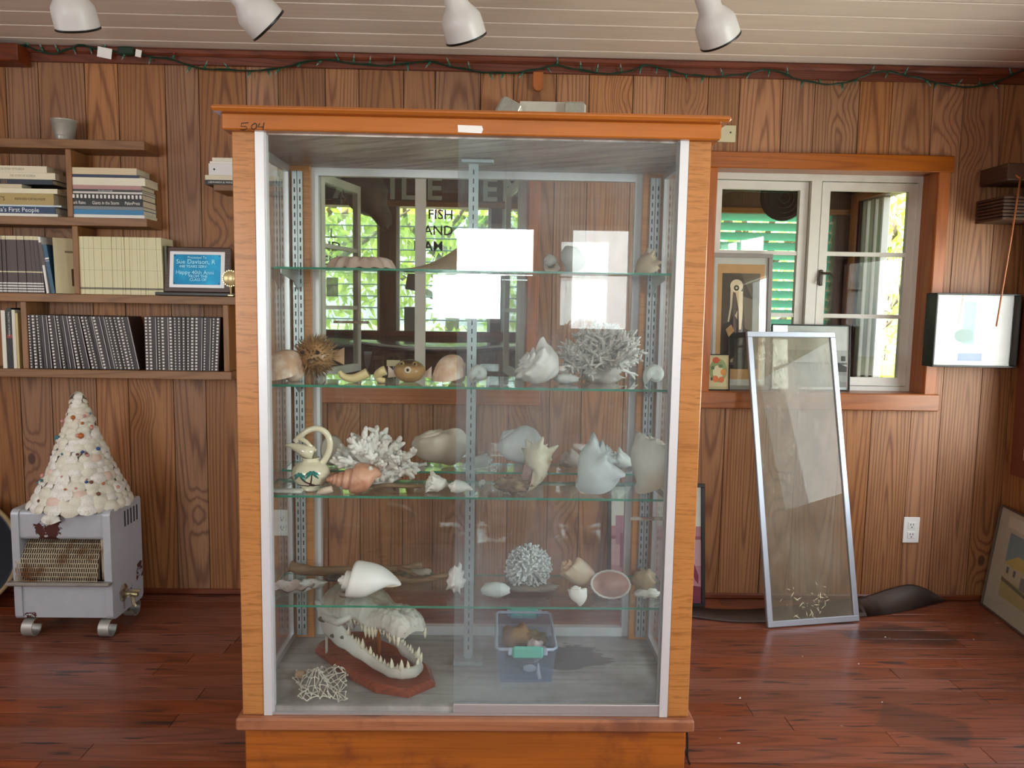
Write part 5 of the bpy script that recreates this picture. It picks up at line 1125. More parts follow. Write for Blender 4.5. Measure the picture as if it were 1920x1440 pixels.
gastro('whelk_shell', 'bright white whelk pointing right on the fourth shelf', (at(692, 1112, 2.14).x, 2.14, Z4), .180, ((-1, -.05, .16), (0, .8, -.6)), (plain('bright_white_shell', '#f0ece8', .45, 0, .02, 20), M['mouth']), turns=4.5, W=1.95, a=.42, b=.48, c=.46, h=1.05, canal=1.5, flare=.2, keel=.2, scale=(.78, .78, 1))
def rough(label, px, py, Y, r, sq, mat, seed, name='rough_shell', cat='shell', z=Z4, amp=.5, part='shell_valve'):
    p = at(px, py, Y); o = thing(name, label, cat, (p.x, Y, z)); m = MB().blob((p.x, Y, z), r, 3, amp, 3, seed, sq); lo = min(v[2] for v in m.v); m.v = [(a, b, d-lo+z) for a, b, d in m.v]; m.build(part, mat, o, smooth=True); return o
rough('grey oyster shell half behind the abalone', 585, 1115, 2.20, .03, (1.2, .7, .4), M['shellg'], 11)
rough('dark mussel shell lying near the abalone', 628, 1098, 2.25, .022, (1.3, .8, .45), plain('dark_mussel', '#3c3330', .4, 0, .2, 30), 12)
rough('flat grey stone shell on the driftwood', 783, 1080, 2.29, .034, (1.25, .6, .42), plain('grey_stone_shell', '#8c8273', .7, 0, .15, 30, .3), 13)
rough('lumpy white coral chunk left of the centre upright', 855, 1115, 2.16, .027, (.78, .6, 1.25), M['coral'], 14, 'coral_chunk', 'coral', amp=.9, part='coral_mass')
rough('brown stone slab under the cauliflower coral', 985, 1118, 2.20, .075, (1.25, .5, .12), plain('brown_slab', '#7d7264', .8, 0, .2, 20, .3), 15, 'stone_slab', 'stone', amp=.4, part='slab')
c = Vector((at(929, 1108, 2.14).x, 2.14, Z4)); o = thing('abalone_shell', 'pale grey oval abalone left of the cauliflower coral', 'shell', c); MB().blob(c+Vector((0, 0, .022)), .042, 3, .12, 3, 22, (1, .55, .52)).build('shell_valve', M['shellg'], o, smooth=True)
random.seed(77); c = Vector((at(990, 1104, 2.225).x, 2.225, Z4+.014)); m = MB(); m.blob(c+Vector((0, 0, .045)), .045, 3, .2, 3, 3, (1.05, .9, .95))
for k in range(230):
    z = 1-1.75*(k+.5)/230; a = k*2.39996; d = Vector((sqrt(1-z*z)*cos(a)*1.08, sqrt(1-z*z)*sin(a)*.85, z)).normalized(); e, dd = tubebranch(m, c+Vector((0, 0, .045))+d*.034, d, random.uniform(.020, .030), .0048, .0042, 5, .08, 2)
    for r in range(2): tubebranch(m, e[-1], dd+Vector((random.gauss(0, .6), random.gauss(0, .6), random.gauss(0, .6))), .009, .0040, .0032, 5, .05, 1)
one('cauliflower_coral', 'round white cauliflower coral on the fourth shelf', 'coral', m, M['coralg'], 'branches', c-Vector((0, 0, .014)))
gastro('fighting_conch', 'orange and grey conch with long siphon on fourth shelf', (at(1088, 1112, 2.18).x, 2.185, Z4), .150, ((-.62, -.05, .55), (.3, .9, -.5)), (plain('orange_banded_conch', '#c9b39a', .4, 0, .1, 20, .1, h2='#c0845a', blotch=9), M['pink']), turns=4.2, W=2.0, knobs=7, amp=.12, canal=1.5, flare=.2, scale=(.72, .6, 1))
gastro('whelk_shell', 'small white whelk pointing down at the fourth shelf front', (at(1080, 1130, 2.085).x, 2.088, Z4), .068, ((-.1, .35, .9), (.2, .9, -.3)), (M['shellw'], M['mouth']), turns=4, canal=.8, knobs=6, amp=.12, scale=(.85, .6, .85))
c = Vector((at(1145, 1108, 2.15).x, 2.15, Z4)); o = thing('cockle_shell', 'open cockle shell with pinkish hollow on fourth shelf', 'shell', c); Rr = RX(52)
def ck(u, v): a = u*2*pi; r = .056*v*(1+.015*cos(a*22)*v); return c+Vector((0, 0, .038))+Rr @ Vector((cos(a)*r, sin(a)*r*.72, -.028*(1-v*v)))
MB().grid(ck, 66, 8, cu=True).build('hollow', plain('pinkish_hollow', '#c79f8f', .3, 0, .1, 12, h2='#b3817a', blotch=6), o, smooth=True); MB().grid(lambda u, v: ck(u, v)+Rr @ Vector((0, 0, -.004)), 66, 8, cu=True).build('ribbed_outside', M['shellw'], o, smooth=True)
m = MB(); m.tube([ck(i/66, 1.0)+Rr @ Vector((0, 0, -.002)) for i in range(66)], .0032, 6, closed=True); m.build('rim', M['shellw'], o, smooth=True)
o = rough('brown and white oyster cluster at right of fourth shelf', 1206, 1108, 2.17, .036, (.85, .7, .95), plain('oyster_brown', '#a58e6a', .6, 0, .2, 30, .4, h2='#6f5836', blotch=10), 41, 'oyster_cluster', amp=.6)
MB().blob((at(1212, 1104, 2.15).x, 2.15, Z4+.012), .028, 3, .6, 4, 42, (1.2, .7, .42)).build('pale_base', M['shellw'], o, smooth=True)
rough('small tan shell behind the cockle', 1098, 1078, 2.27, .022, (1, .6, .7), plain('tan_shell', '#b39c7e', .5), 43)
# ---------- cabinet floor: alligator skull, net, storage box
AX = Vector((.69, -.724, 0)); LV = Vector((-.724, -.69, 0)); SB = Vector((-.478, 2.385, ZF)); SL_ = .375
def SK(u, v, z): return Vector((SB.x, SB.y, ZF))+AX*(u*SL_)+LV*v+Vector((0, 0, z))
sk = thing('alligator_skull', 'open jawed alligator skull mounted on red wooden board', 'skull', SB+AX*.19)
M['redwood'] = wood('reddish_board', '#8e3f22', '#5e2512', 0, .012, .25, .05, .4, .4, coat=.4)
def board(z0, z1, e):
    P_ = [(-.10, .055), (-.02, .085), (.55, .10), (.85, .092), (1.08, .045), (1.08, -.045), (.85, -.092), (.55, -.10), (-.02, -.085), (-.10, -.055)]
    return [SK(u+(e/SL_ if u > .5 else -e/SL_), v*(1+e/.09), 0)+Vector((0, 0, z0)) for u, v in P_]
b0_, b1_, b2_ = board(.0005, 0, .006), board(.012, 0, .006), board(.022, 0, -.004); n = len(b0_)
fs = [tuple(range(n))]+[(i, (i+1) % n, n+(i+1) % n, n+i) for i in range(n)]+[(n+i, n+(i+1) % n, 2*n+(i+1) % n, 2*n+i) for i in range(n)]+[tuple(range(3*n-1, 2*n-1, -1))]
MB().add(b0_+b1_+b2_, [f[::-1] for f in fs]).build('mount_board', M['redwood'], sk)
MB().tube([SK(.50, -.01, .02), SK(.50, -.01, .19)], .006, 10).build('support_dowel', M['orange'], sk, smooth=True)
def ip(t, pts):
    for (a, x), (b, y) in zip(pts, pts[1:]):
        if a <= t <= b: q = (t-a)/(b-a); return x+(y-x)*(q*q*(3-2*q))
    return pts[-1][1] if t > pts[-1][0] else pts[0][1]
uw = [(-.02, .070), (.12, .088), (.3, .080), (.48, .064), (.65, .057), (.80, .055), (.90, .058), (.96, .052), (1.0, .036)]
ut = [(-.02, .060), (.1, .080), (.3, .078), (.42, .074), (.6, .062), (.8, .056), (.92, .058), (.97, .050), (1.0, .030)]
def uj(u): return .140+.022*u+.007*sin(u*17+.6)
def upper(u, v):                              # v 0..1 : near edge over the top to the far edge, then palate back
    w, t_, j = ip(u, uw), ip(u, ut), uj(u); a = v*2*pi
    if v <= .62: q = v/.62*pi; x = cos(q)*w; s = sin(q); z = j+t_*(s**.62)*(1-.12*(abs(cos(q)) < .25)); k2 = mnoise.fractal(Vector((u*26, cos(q)*9, 3)), .8, 2, 4); z += .007*k2*s; x *= 1+.05*k2
    else: q = (v-.62)/.38; x = lerp(-w, w, q); z = j+.012*sin(q*pi)
    return SK(u, x, z)
MB().grid(lambda u, v: upper(lerp(-.02, 1.0, u), v), 90, 60, cv=True).build('upper_jaw', M['bone'], sk, smooth=True)
MB().add([upper(1.0, k/20) for k in range(20)], [tuple(range(20))]).build('snout_tip', M['bone'], sk)
for s in (1, -1):
    MB().blob(SK(.24, s*.040, uj(.24)+.068), .020, 3, .05, 3, 2, (1.2, 1, .5)).build('eye_socket', M['slot'], sk, smooth=True)
    MB().tube([SK(.24+cos(a)*.065, s*.040+sin(a)*.020, uj(.24)+.074) for a in [2*pi*k/20 for k in range(20)]], .0055, 6, closed=True).build('socket_rim', M['bone'], sk, smooth=True)
    m = MB(); m.tube([SK(-.02, s*.072, uj(0)-.01), SK(.08, s*.092, uj(.1)-.012), SK(.30, s*.085, uj(.3)-.005), SK(.42, s*.068, uj(.4)+.01)], [.010, .014, .012, .008], 10); m.build('cheek_bone', M['bone'], sk, smooth=True)
    m = MB(); m.tube([SK(.30, s*.052, uj(.3)+.01), SK(.32, s*.045, uj(.3)-.03), SK(.27, s*.05, uj(.3)-.05)], [.016, .012, .006], 10); m.build('wing_bone', M['bone'], sk, smooth=True)
random.seed(5)
def teeth(fn, us, up, name, sizes):
    for s in (1, -1):
        for k, u in enumerate(us):
            p = fn(u, s); L = sizes(k, u)*random.uniform(.85, 1.15); d = Vector((0, 0, up))+LV*(s*.12)+AX*random.uniform(-.05, .18)
            MB().tube([p-d*.004, p+d*L*.35, p+d*L*.75+AX*.001, p+d*L], [L*.19+.0012, L*.18+.001, L*.10, .0003], 7).build(name, M['tooth'], sk, smooth=True)
teeth(lambda u, s: SK(u, s*(ip(u, uw)-.005), uj(u)+.003), [.36, .40, .44, .48, .53, .58, .62, .66, .70, .75, .80, .85, .89, .93, .965], -1, 'upper_tooth', lambda k, u: (.017 if u < .5 else (.032 if .55 < u < .72 else .020))+(.006 if u > .87 else 0))
# lower jaw: U-shaped bar, deep at the back
lv = [(-.08, .072), (.1, .088), (.3, .078), (.5, .066), (.7, .055), (.85, .048), (.95, .034), (.985, .016), (1.0, 0)]
lh = [(-.08, .016), (0, .045), (.12, .088), (.25, .086), (.4, .060), (.6, .042), (.8, .034), (1.0, .034)]
lz = [(-.08, .158), (0, .140), (.12, .120), (.3, .095), (.5, .070), (.7, .052), (.85, .046), (1.0, .048)]
us_ = [-.08+1.08*(1-(1-i/34)**1.5) for i in range(35)]
path = [(u, 1) for u in us_]+[(u, -1) for u in us_[::-1][1:]]
rows = []
for k, (u, s) in enumerate(path):
    h, z, v = ip(u, lh), ip(u, lz), s*ip(u, lv); th2 = .010 if u < .85 else .012
    inw = LV*(-s)*(1-max(0, u-.85)/.15)+AX*(-max(0, u-.85)/.15); inw = inw.normalized() if inw.length > 1e-4 else -AX
    rows.append([SK(u, v, z)+inw*(cos(a)*th2)+Vector((0, 0, sin(a)*h/2*(1+.05*mnoise.noise(Vector((u*20, a, s)))))) for a in [2*pi*j/14 for j in range(14)]])
m = MB(); J = 14; m.add([p for r in rows for p in r], [(i*J+j, i*J+(j+1) % J, (i+1)*J+(j+1) % J, (i+1)*J+j) for i in range(len(rows)-1) for j in range(J)]+[tuple(range(J))[::-1], tuple(range((len(rows)-1)*J, len(rows)*J))]); m.build('lower_jaw', M['bone'], sk, smooth=True)
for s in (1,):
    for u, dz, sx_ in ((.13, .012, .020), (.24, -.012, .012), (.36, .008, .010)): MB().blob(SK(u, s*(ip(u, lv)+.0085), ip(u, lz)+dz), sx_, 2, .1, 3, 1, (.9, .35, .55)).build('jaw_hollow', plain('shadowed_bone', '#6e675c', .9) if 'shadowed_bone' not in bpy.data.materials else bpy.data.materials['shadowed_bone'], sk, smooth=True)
teeth(lambda u, s: SK(u, s*ip(u, lv), ip(u, lz)+ip(u, lh)/2-.003), [.40, .44, .48, .52, .56, .60, .64, .68, .72, .76, .80, .84, .88, .92, .955, .982], 1, 'lower_tooth', lambda k, u: (.017 if u < .6 else .016)+(.018 if k in (4, 12, 14) else (.008 if k % 3 == 0 else 0)))
for u, s in ((.12, 1), (.12, -1), (.85, 0)): MB().tube([SK(u, s*.085, .018), SK(u, s*.085, ip(u, lz)-ip(u, lh)/2+.005)], .004, 8).build('support_pin', M['bone'], sk)
# net with float
random.seed(15); nt = thing('fishing_net', 'crumpled white string net lying before the skull', 'net', (*onz(610, 1290, ZF).xy, ZF)); m = MB(); pts = {}
NA, NB = 19, 13
for i in range(NA):
    for j in range(NB):
        u, v = i/(NA-1), j/(NB-1); px = lerp(556, 650, u)+6*sin(v*7+u*3); py = lerp(1314, 1262, v)-30*max(0, u-.45)*v+4*sin(u*9); 
        b = onz(px+random.uniform(-4, 4), py+random.uniform(-3, 3), ZF); e = min(u, 1-u, v, 1-v)
        pts[i, j] = Vector((b.x, b.y, ZF+.003+max(0, e)*.05*(1+.8*sin(u*11+v*6))+random.uniform(0, .010)+.008*max(0, u-.55)*v))
for i in range(NA):
    for j in range(NB):
        for di, dj in ((1, 1), (1, -1)):
            q = (i+di, j+dj)
            if q in pts and (i+j) % 2 == 0 or (q in pts and False): m.tube([pts[i, j], pts[i, j].lerp(pts[q], .5)+Vector((0, 0, random.uniform(-.002, .003))), pts[q]], .0013, 5, False)
for k in range(NA-1): m.tube([pts[k, 0]+Vector((0, 0, .001)), pts[k+1, 0]+Vector((0, 0, .001))], .0016, 5, False); m.tube([pts[k, NB-1], pts[k+1, NB-1]], .0016, 5, False)
for (i, j), p in pts.items():
    if (i+j) % 2 == 0: m.box(p, (.0042, .0042, .0042), Euler((i, j, i*j)).to_matrix())
m.build('mesh_cords', plain('net_cord', '#d8d0c2', .8), nt)
p = onz(563, 1272, ZF); MB().lathe([(.001, -.016), (.007, -.015), (.011, -.007), (.0115, .004), (.009, .013), (.003, .016), (.001, .016)], 16, p+Vector((0, 0, .012)), RY(75)).build('cork_float', plain('cork', '#c0a284', .8, 0, .15, 40), nt, smooth=True)
# plastic storage box
bl, br_ = onz(937, 1279, ZF), onz(1034, 1279, ZF); bxc = (bl.x+br_.x)/2; by0 = bl.y; bw_ = (br_.x-bl.x)/2; bh = .105; bL = .25
t = NT('translucent_plastic'); tr_ = t.n('BsdfTransparent', {'Color': lin('#dfe6f3')}); df = t.n('BsdfPrincipled', {'Base Color': lin('#aab6cc'), 'Roughness': .25}); t.t.links.new(t.n('MixShader', {0: .27, 1: tr_, 2: df}).outputs[0], t.out.inputs['Surface']); M['tub'] = t.mat
bx_ = thing('storage_box', 'clear plastic storage box with turquoise clip handles', 'box', (bxc, by0+bL/2, ZF)); ex_ = .011
bot = [(bxc-bw_, by0), (bxc+bw_, by0), (bxc+bw_, by0+bL), (bxc-bw_, by0+bL)]; top = [(bxc-bw_-ex_, by0-ex_), (bxc+bw_+ex_, by0-ex_), (bxc+bw_+ex_, by0+bL+ex_), (bxc-bw_-ex_, by0+bL+ex_)]
names = ('front_wall', 'side_wall', 'back_wall', 'side_wall')
for k in range(4):
    a, b, c_, d = bot[k], bot[(k+1) % 4], top[(k+1) % 4], top[k]; MB().add([(*a, ZF), (*b, ZF), (*c_, ZF+bh), (*d, ZF+bh)], [(0, 1, 2, 3)]).build(names[k], M['tub'], bx_)
MB().add([(*q, ZF+.002) for q in bot], [(0, 1, 2, 3)]).build('bottom', M['tub'], bx_)
MB().tube([p for k in range(4) for p in (lambda a, b: [a.lerp(b, .10), a.lerp(b, .04), a.lerp(b, .5)] and [a.lerp(b, .05), a.lerp(b, .5), a.lerp(b, .95)])(Vector((*top[k], ZF+bh)), Vector((*top[(k+1) % 4], ZF+bh)))], .005, 8, closed=True).build('rim', plain('cloudy_rim', '#b3bfd2', .25), bx_, smooth=True)
M['teal'] = plain('turquoise_plastic', '#6cc9b5', .3)
for yy, sg in ((by0-ex_, -1), (by0+bL+ex_, 1)):
    MB().cbox((bxc+.004, yy+sg*.006, ZF+bh-.006), (.09, .014, .036), .006).build('handle', M['teal'], bx_)
    for sx_ in (-1, 1): MB().cbox((bxc+.004+sx_*.051, yy+sg*.004, ZF+bh-.004), (.012, .008, .022), .002).build('clip_mount', bpy.data.materials['cloudy_rim'], bx_)
zb_ = ZF+.004
def inbox(name, label, dx, dy, r, sq, mat, seed, z, part='shell_valve'):
    m = MB().blob((bxc+dx, by0+dy, z), r, 3, .5, 3, seed, sq); o = thing(name, label, 'shell', (bxc+dx, by0+dy, z)); m.build(part, mat, o, smooth=True); return o
inbox('crab_carapace', 'big rusty brown shell heaped inside the plastic box', -.02, .135, .048, (.95, 1, .95), plain('rusty_shell', '#a87c48', .6, 0, .2, 20, .3, h2='#6f5030'), 61, ZF+.066)
inbox('scallop_shell', 'purple and white scallop inside the plastic box', .028, .055, .030, (1, .6, 1.1), plain('purple_scallop', '#d8c4bf', .4, 0, .1, 30, .2, h2='#7d4a58', blotch=18), 62, ZF+.072)
inbox('clam_shell', 'olive tan shell piled at right inside the plastic box', .02, .14, .038, (1.2, .8, .7), plain('olive_shell', '#8a7752', .5, 0, .2, 20, .2), 63, ZF+.07)
inbox('clam_shell', 'dark shells lying beneath others in the plastic box', -.01, .07, .04, (1.2, .8, .75), plain('dark_tan_shell', '#5f5038', .6, 0, .2, 20, .2), 64, ZF+.044)
o = thing('spider_shell', 'pale looping shell strands inside the plastic box', 'shell', (bxc-.03, by0+.05, ZF+.06)); m = MB()
for k in range(9): a = k*.7; q = Vector((bxc-.028, by0+.05, ZF+.068)); m.tube([q, q+Vector((cos(a)*.018, sin(a)*.014, .008)), q+Vector((cos(a)*.032, sin(a)*.024, -.002))], [.003, .0022, .0008], 6)
m.blob((bxc-.028, by0+.05, ZF+.066), .011, 2, .2); m.build('strands', plain('pale_strand', '#c4b690', .5), o, smooth=True)
o = thing('clam_shell', 'white clam shell pressed against the box front wall', 'shell', (bxc+.018, by0+.012, ZF+.02)); MB().blob((bxc+.012, by0+.014, ZF+.036), .020, 2, .2, 3, 4, (1, .4, .6)).build('shell_valve', M['shellw'], o, smooth=True)
o = thing('tusk_shell', 'slim white tusk shell upright in the box corner', 'shell', (bxc+.038, by0+.012, ZF+.004)); MB().tube([(bxc+.036, by0+.012, ZF+.052), (bxc+.037, by0+.012, ZF+.025), (bxc+.042, by0+.012, ZF+.006)], [.003, .0055, .006], 9).build('tusk', M['shellw'], o, smooth=True)
# ------------------------------------------------------------------ right-hand side: pictures, storm pane, outlets
def prints(mb, mats, items, fn, d0=.0):
    # items: (colour, polygon in picture units); each is a thin printed layer on the sheet
    for k, (h, poly) in enumerate(items):
        key = 'print_'+h[1:]
        m_ = bpy.data.materials.get(key) or plain(key, h, .6, 0, .10, 25)
        if m_ not in mats: mats.append(m_)
        d = d0+.0002*(k+1); n = len(poly); mb.add([fn(u, v, d) for u, v in poly], [tuple(range(n))], mats.index(m_))
def framed(name, label, cat, o0, ex, ez, w, h, fw, fd, fmat, items, mat_border=None, glassm=None, border=.0, paperh='#e8e4da', extra=None, org=None):
    # o0 = lower left corner of the front; ex, ez unit vectors; the normal points at the viewer
    ex, ez = Vector(ex).normalized(), Vector(ez).normalized(); nn = ex.cross(ez); o0 = Vector(o0)
    R = Matrix((ex, -nn, ez)).transposed()
    o = thing(name, label, cat, org if org else o0+ex*(w/2))
    def bx(a0, a1, b0, b1, d0, d1, ch=.0015): m = MB(); m.cbox(o0+ex*((a0+a1)/2)+ez*((b0+b1)/2)+nn*((d0+d1)/2), (a1-a0, d1-d0, b1-b0), ch, R); return m
    for a0, a1, b0, b1 in ((0, w, h-fw, h), (0, w, 0, fw), (0, fw, fw, h-fw), (w-fw, w, fw, h-fw)): bx(a0, a1, b0, b1, -fd, 0).build('frame_rail', fmat, o)
    sh = MB(); mats = []; fn = lambda u, v, d: o0+ex*(fw+(w-2*fw)*u)+ez*(fw+(h-2*fw)*v)+nn*(-fd*.55+d)
    prints(sh, mats, [(paperh, [(0, 0), (1, 0), (1, 1), (0, 1)])]+items, fn); sh.build('printed_sheet', mats, o)
    bx(fw*.5, w-fw*.5, fw*.5, h-fw*.5, -fd*.9, -fd*.6, .0005).build('backing', M['cream'], o)
    if glassm: bx(fw*.8, w-fw*.8, fw*.8, h-fw*.8, -.005, -.003, .0003).build('pane', glassm, o)
    return o
def rect(a, b, c, d): return [(a, b), (c, b), (c, d), (a, d)]
def ell(cx, cy, rx, ry, n=18, a0=0, a1=360): return [(cx+cos(radians(lerp(a0, a1, k/n)))*rx, cy+sin(radians(lerp(a0, a1, k/n)))*ry) for k in range(n)]
M['gframe'] = plain('grey_wood_frame', '#8d8781', .5, 0, .1, 20)
# pelican photograph on the sill
y_ = 3.355; zs_ = WZ0+.0005; a, b = at(1332, 600, y_).x, at(1448, 600, y_).x; ht_ = at(1390, 474, y_).z-zs_
tl = Vector((0, .028, ht_)).normalized()
framed('framed_picture', 'tall grey framed photograph of a long-billed bird on window sill', 'picture', (a, y_, zs_), (1, 0, 0), tl, b-a, ht_, .018, .016, M['gframe'],
       [('#c99a68', rect(.06, .05, .94, .95)), ('#4e4438', rect(.15, .13, .86, .88)), ('#6f6350', [(.5, .88), (.86, .88), (.86, .62), (.7, .70)]), ('#7d7160', [(.55, .7), (.86, .66), (.86, .40), (.6, .45)]), ('#2c241f', [(.15, .13), (.62, .13), (.64, .35), (.55, .52), (.42, .58), (.30, .5), (.18, .48), (.15, .4)]),
        ('#d8c2a4', [(.31, .78), (.31, .62), (.27, .5), (.30, .5), (.345, .62), (.36, .74)]), ('#e2cdb0', ell(.42, .78, .12, .052)), ('#e0c39c', [(.40, .74), (.54, .74), (.55, .6), (.53, .44), (.49, .44), (.47, .6)]), ('#2c241f', ell(.42, .765, .05, .022)), ('#d8c9b0', ell(.42, .765, .02, .009)), ('#b98e5e', [(.24, .44), (.34, .48), (.40, .43), (.3, .38)]), ('#cbb79a', [(.4, .55), (.45, .59), (.45, .52)]), ('#b59c7c', [(.3, .19), (.4, .22), (.38, .18)])], glassm=M['glass'], paperh='#cfccc6')
# little botanical print in front of it
y_ = 3.322; a, b = at(1326, 690, y_).x, at(1370, 690, y_).x; ht_ = at(1348, 664, y_).z-zs_
random.seed(2); its = [('#c7bd8f', rect(0, 0, 1, 1)), ('#8a9a62', ell(.5, .55, .42, .35)), ('#d9d2a8', ell(.5, .5, .25, .2)), ('#c4552f', ell(.4, .85, .17, .09)), ('#cf8a3c', ell(.75, .5, .13, .1)), ('#d2743a', ell(.38, .3, .14, .1)), ('#cf6a3a', ell(.66, .28, .13, .09)), ('#5a7048', ell(.25, .62, .08, .05)), ('#5a7048', ell(.62, .68, .1, .05)), ('#3f4a34', ell(.2, .3, .05, .05)), ('#b7ab7c', rect(.05, .01, .95, .08))]
framed('framed_print', 'small print of orange fruit and flowers in dark frame', 'picture', (a, y_, zs_), (1, 0, 0), Vector((0, .012, ht_)).normalized(), b-a, ht_, .0045, .010, M['black'], its, paperh='#c7bd8f')
# pier photograph
y_ = 3.36; a, b = at(1449, 660, y_).x, at(1598, 660, y_).x; ht_ = at(1520, 608, y_).z-zs_
posts_ = [('#2f2f30', rect(.22+.052*k, .335, .232+.052*k, .40)) for k in range(12)]
framed('framed_photograph', 'black framed grey photograph of a long pier on sill', 'picture', (a, y_, zs_), (1, 0, 0), Vector((0, .025, ht_)).normalized(), b-a, ht_, .006, .014, M['black'],
       [('#8f8e8b', rect(.02, .04, .98, .34)), ('#b9b8b4', rect(.02, .34, .98, .62)), ('#a3a29f', [(.02, .1), (.5, .16), (.98, .12), (.98, .22), (.4, .28), (.02, .2)]), ('#5d5c5b', rect(.1, .395, .98, .425)), ('#4f4e4d', [(.06, .38), (.22, .38), (.24, .43), (.14, .48), (.06, .44)]), ('#3a3a3b', [(.74, .28), (.98, .28), (.98, .36), (.86, .42), (.76, .36)]), ('#3a3a3b', rect(.9, .45, .96, .53))]+posts_, glassm=M['glass'], paperh='#d6d5d2')
# storm pane leaning on the sill
bl = onz(1437, 1176, 0); br2 = onz(1608, 1163, 0); dx = (br2-bl); tl_ = Vector((1.064, 3.255, 1.188)); bl = bl+Vector((0, -.01, 0))
ex = dx.normalized(); up = tl_-bl; up = (up-ex*up.dot(ex)); H_ = up.length; up.normalize(); nn = ex.cross(up); Wd = dx.length; R = Matrix((ex, -nn, up)).transposed()
sp_ = thing('storm_window', 'tall aluminium framed dirty glass pane leaning against the sill', 'window pane', bl+ex*(Wd/2)); fw = .024
for a0, a1, b0, b1 in ((0, Wd, H_-fw, H_), (0, Wd, 0, fw), (0, fw, fw, H_-fw), (Wd-fw, Wd, fw, H_-fw)):
    MB().cbox(bl+ex*((a0+a1)/2)+up*((b0+b1)/2+.002), (a1-a0, .016, b1-b0), .002, R).build('frame_rail', plain('blue_grey_aluminium', '#b7bcc6', .4, .5, .05, 40) if 'blue_grey_aluminium' not in bpy.data.materials else bpy.data.materials['blue_grey_aluminium'], sp_)
MB().box(bl+ex*(Wd/2)+up*(H_/2), (Wd-2*fw+.004, .003, H_-2*fw+.004), R).build('pane', M['glass_dirty'], sp_)
random.seed(6); m = MB()
for k in range(46):
    u, v = random.gauss(.45, .13), abs(random.gauss(.055, .03))+.012; p = bl+ex*(Wd*min(.9, max(.08, u)))+up*(H_*v)+nn*.0022; a = random.uniform(0, pi); s = random.uniform(.004, .016); d = ex*cos(a)+up*sin(a); q = ex*-sin(a)+up*cos(a)
    m.add([p-d*s, p+q*s*.12, p+d*s, p-q*s*.12], [(0, 1, 2, 3)])
m.build('paint_smears', M['cream'], sp_)
# curved dark blade on the floor
bt = [(1290, 1156), (1360, 1166), (1440, 1168), (1540, 1163), (1640, 1155), (1700, 1146), (1745, 1134), (1776, 1126)]; tp = [(1290, 1140), (1360, 1146), (1440, 1143), (1540, 1132), (1620, 1123), (1680, 1102), (1720, 1096), (1770, 1124)]
m = MB(); lo_ = [onz(x, y, .004) for x, y in bt]; hi_ = [at(x, y, min(3.275, onz(bx, by, 0).y+.10)) for (x, y), (bx, by) in zip(tp, bt)]
lo_, hi_ = chaikin(lo_, 2), chaikin(hi_, 2); n = len(lo_); vs = lo_+hi_+[p+Vector((0, .012, .004)) for p in lo_]+[p+Vector((0, .008, .003)) for p in hi_]
fs = []
for i in range(n-1): fs += [(i, i+1, n+i+1, n+i), (2*n+i+1, 2*n+i, 3*n+i, 3*n+i+1), (n+i, n+i+1, 3*n+i+1, 3*n+i), (i+1, i, 2*n+i, 2*n+i+1)]
fs += [(0, n, 3*n, 2*n), (n-1, 3*n-1, 4*n-1, 2*n-1)]
cb = thing('curved_blade', 'dark curved leathery blade lying on floor behind the pane', 'blade', (1.4, 3.15, 0)); m.add(vs, fs).build('blade', plain('dark_brown_horn', '#4b3d37', .6, 0, .12, 12, .15, h2='#352a26'), cb, smooth=True)
# pink and red picture half hidden behind the cabinet
y0p = 3.19; a, b = at(1141, 1060, y0p).x, at(1326, 1060, y0p).x; ht_ = at(1300, 905, 3.27).z
framed('framed_picture', 'black framed pink and crimson picture standing behind the cabinet', 'picture', (a, y0p, .001), (1, 0, 0), Vector((0, .085, ht_)).normalized(), b-a, ht_, .016, .016, M['black'],
       [('#c98a98', rect(0, .12, 1, .66)), ('#d9aab0', rect(0, .32, 1, .56)), ('#a85f74', rect(0, .545, 1, .575)), ('#7e1f45', [(0, 0), (1, 0), (1, .14), (.7, .17), (0, .19)]), ('#8f2f55', [(.78, .5), (.84, .5), (.97, .24), (.97, .16), (.93, .2)]), ('#b98296', rect(.05, .5, .5, .75)), ('#9a5a78', rect(.1, .3, .16, .6)), ('#9a5a78', rect(.3, .3, .35, .6))], glassm=M['glass'], paperh='#ece4da')
# watercolour leaning against the right wall
bl2 = Vector((2.165, 3.255, .001)); ex2 = Vector((-.13, -.99, 0)).normalized(); up2 = Vector((.055, 0, .44)).normalized()
framed('framed_watercolour', 'watercolour of a yellow roofed house leaning in the corner', 'picture', bl2, ex2, up2, .60, .455, .006, .016, plain('thin_brown_frame', '#5a4a40', .5),
       [('#7d97a6', rect(.17, .18, .83, .80)), ('#b5a777', [(.17, .18), (.83, .18), (.83, .32), (.17, .38)]), ('#c9bda6', rect(.17, .36, .6, .52)), ('#c8b36a', [(.15, .50), (.32, .62), (.6, .62), (.66, .5)]), ('#7d848c', rect(.4, .34, .52, .46)), ('#5a6468', rect(.21, .42, .24, .48)), ('#5a6468', rect(.3, .42, .33, .48)), ('#54616a', rect(.42, .62, .5, .80)), ('#ded0c4', rect(.12, .84, .4, .95)), ('#6d6a5c', [(.17, .33), (.6, .28), (.6, .31), (.17, .37)])], glassm=M['glass'], paperh='#c9c1b4')
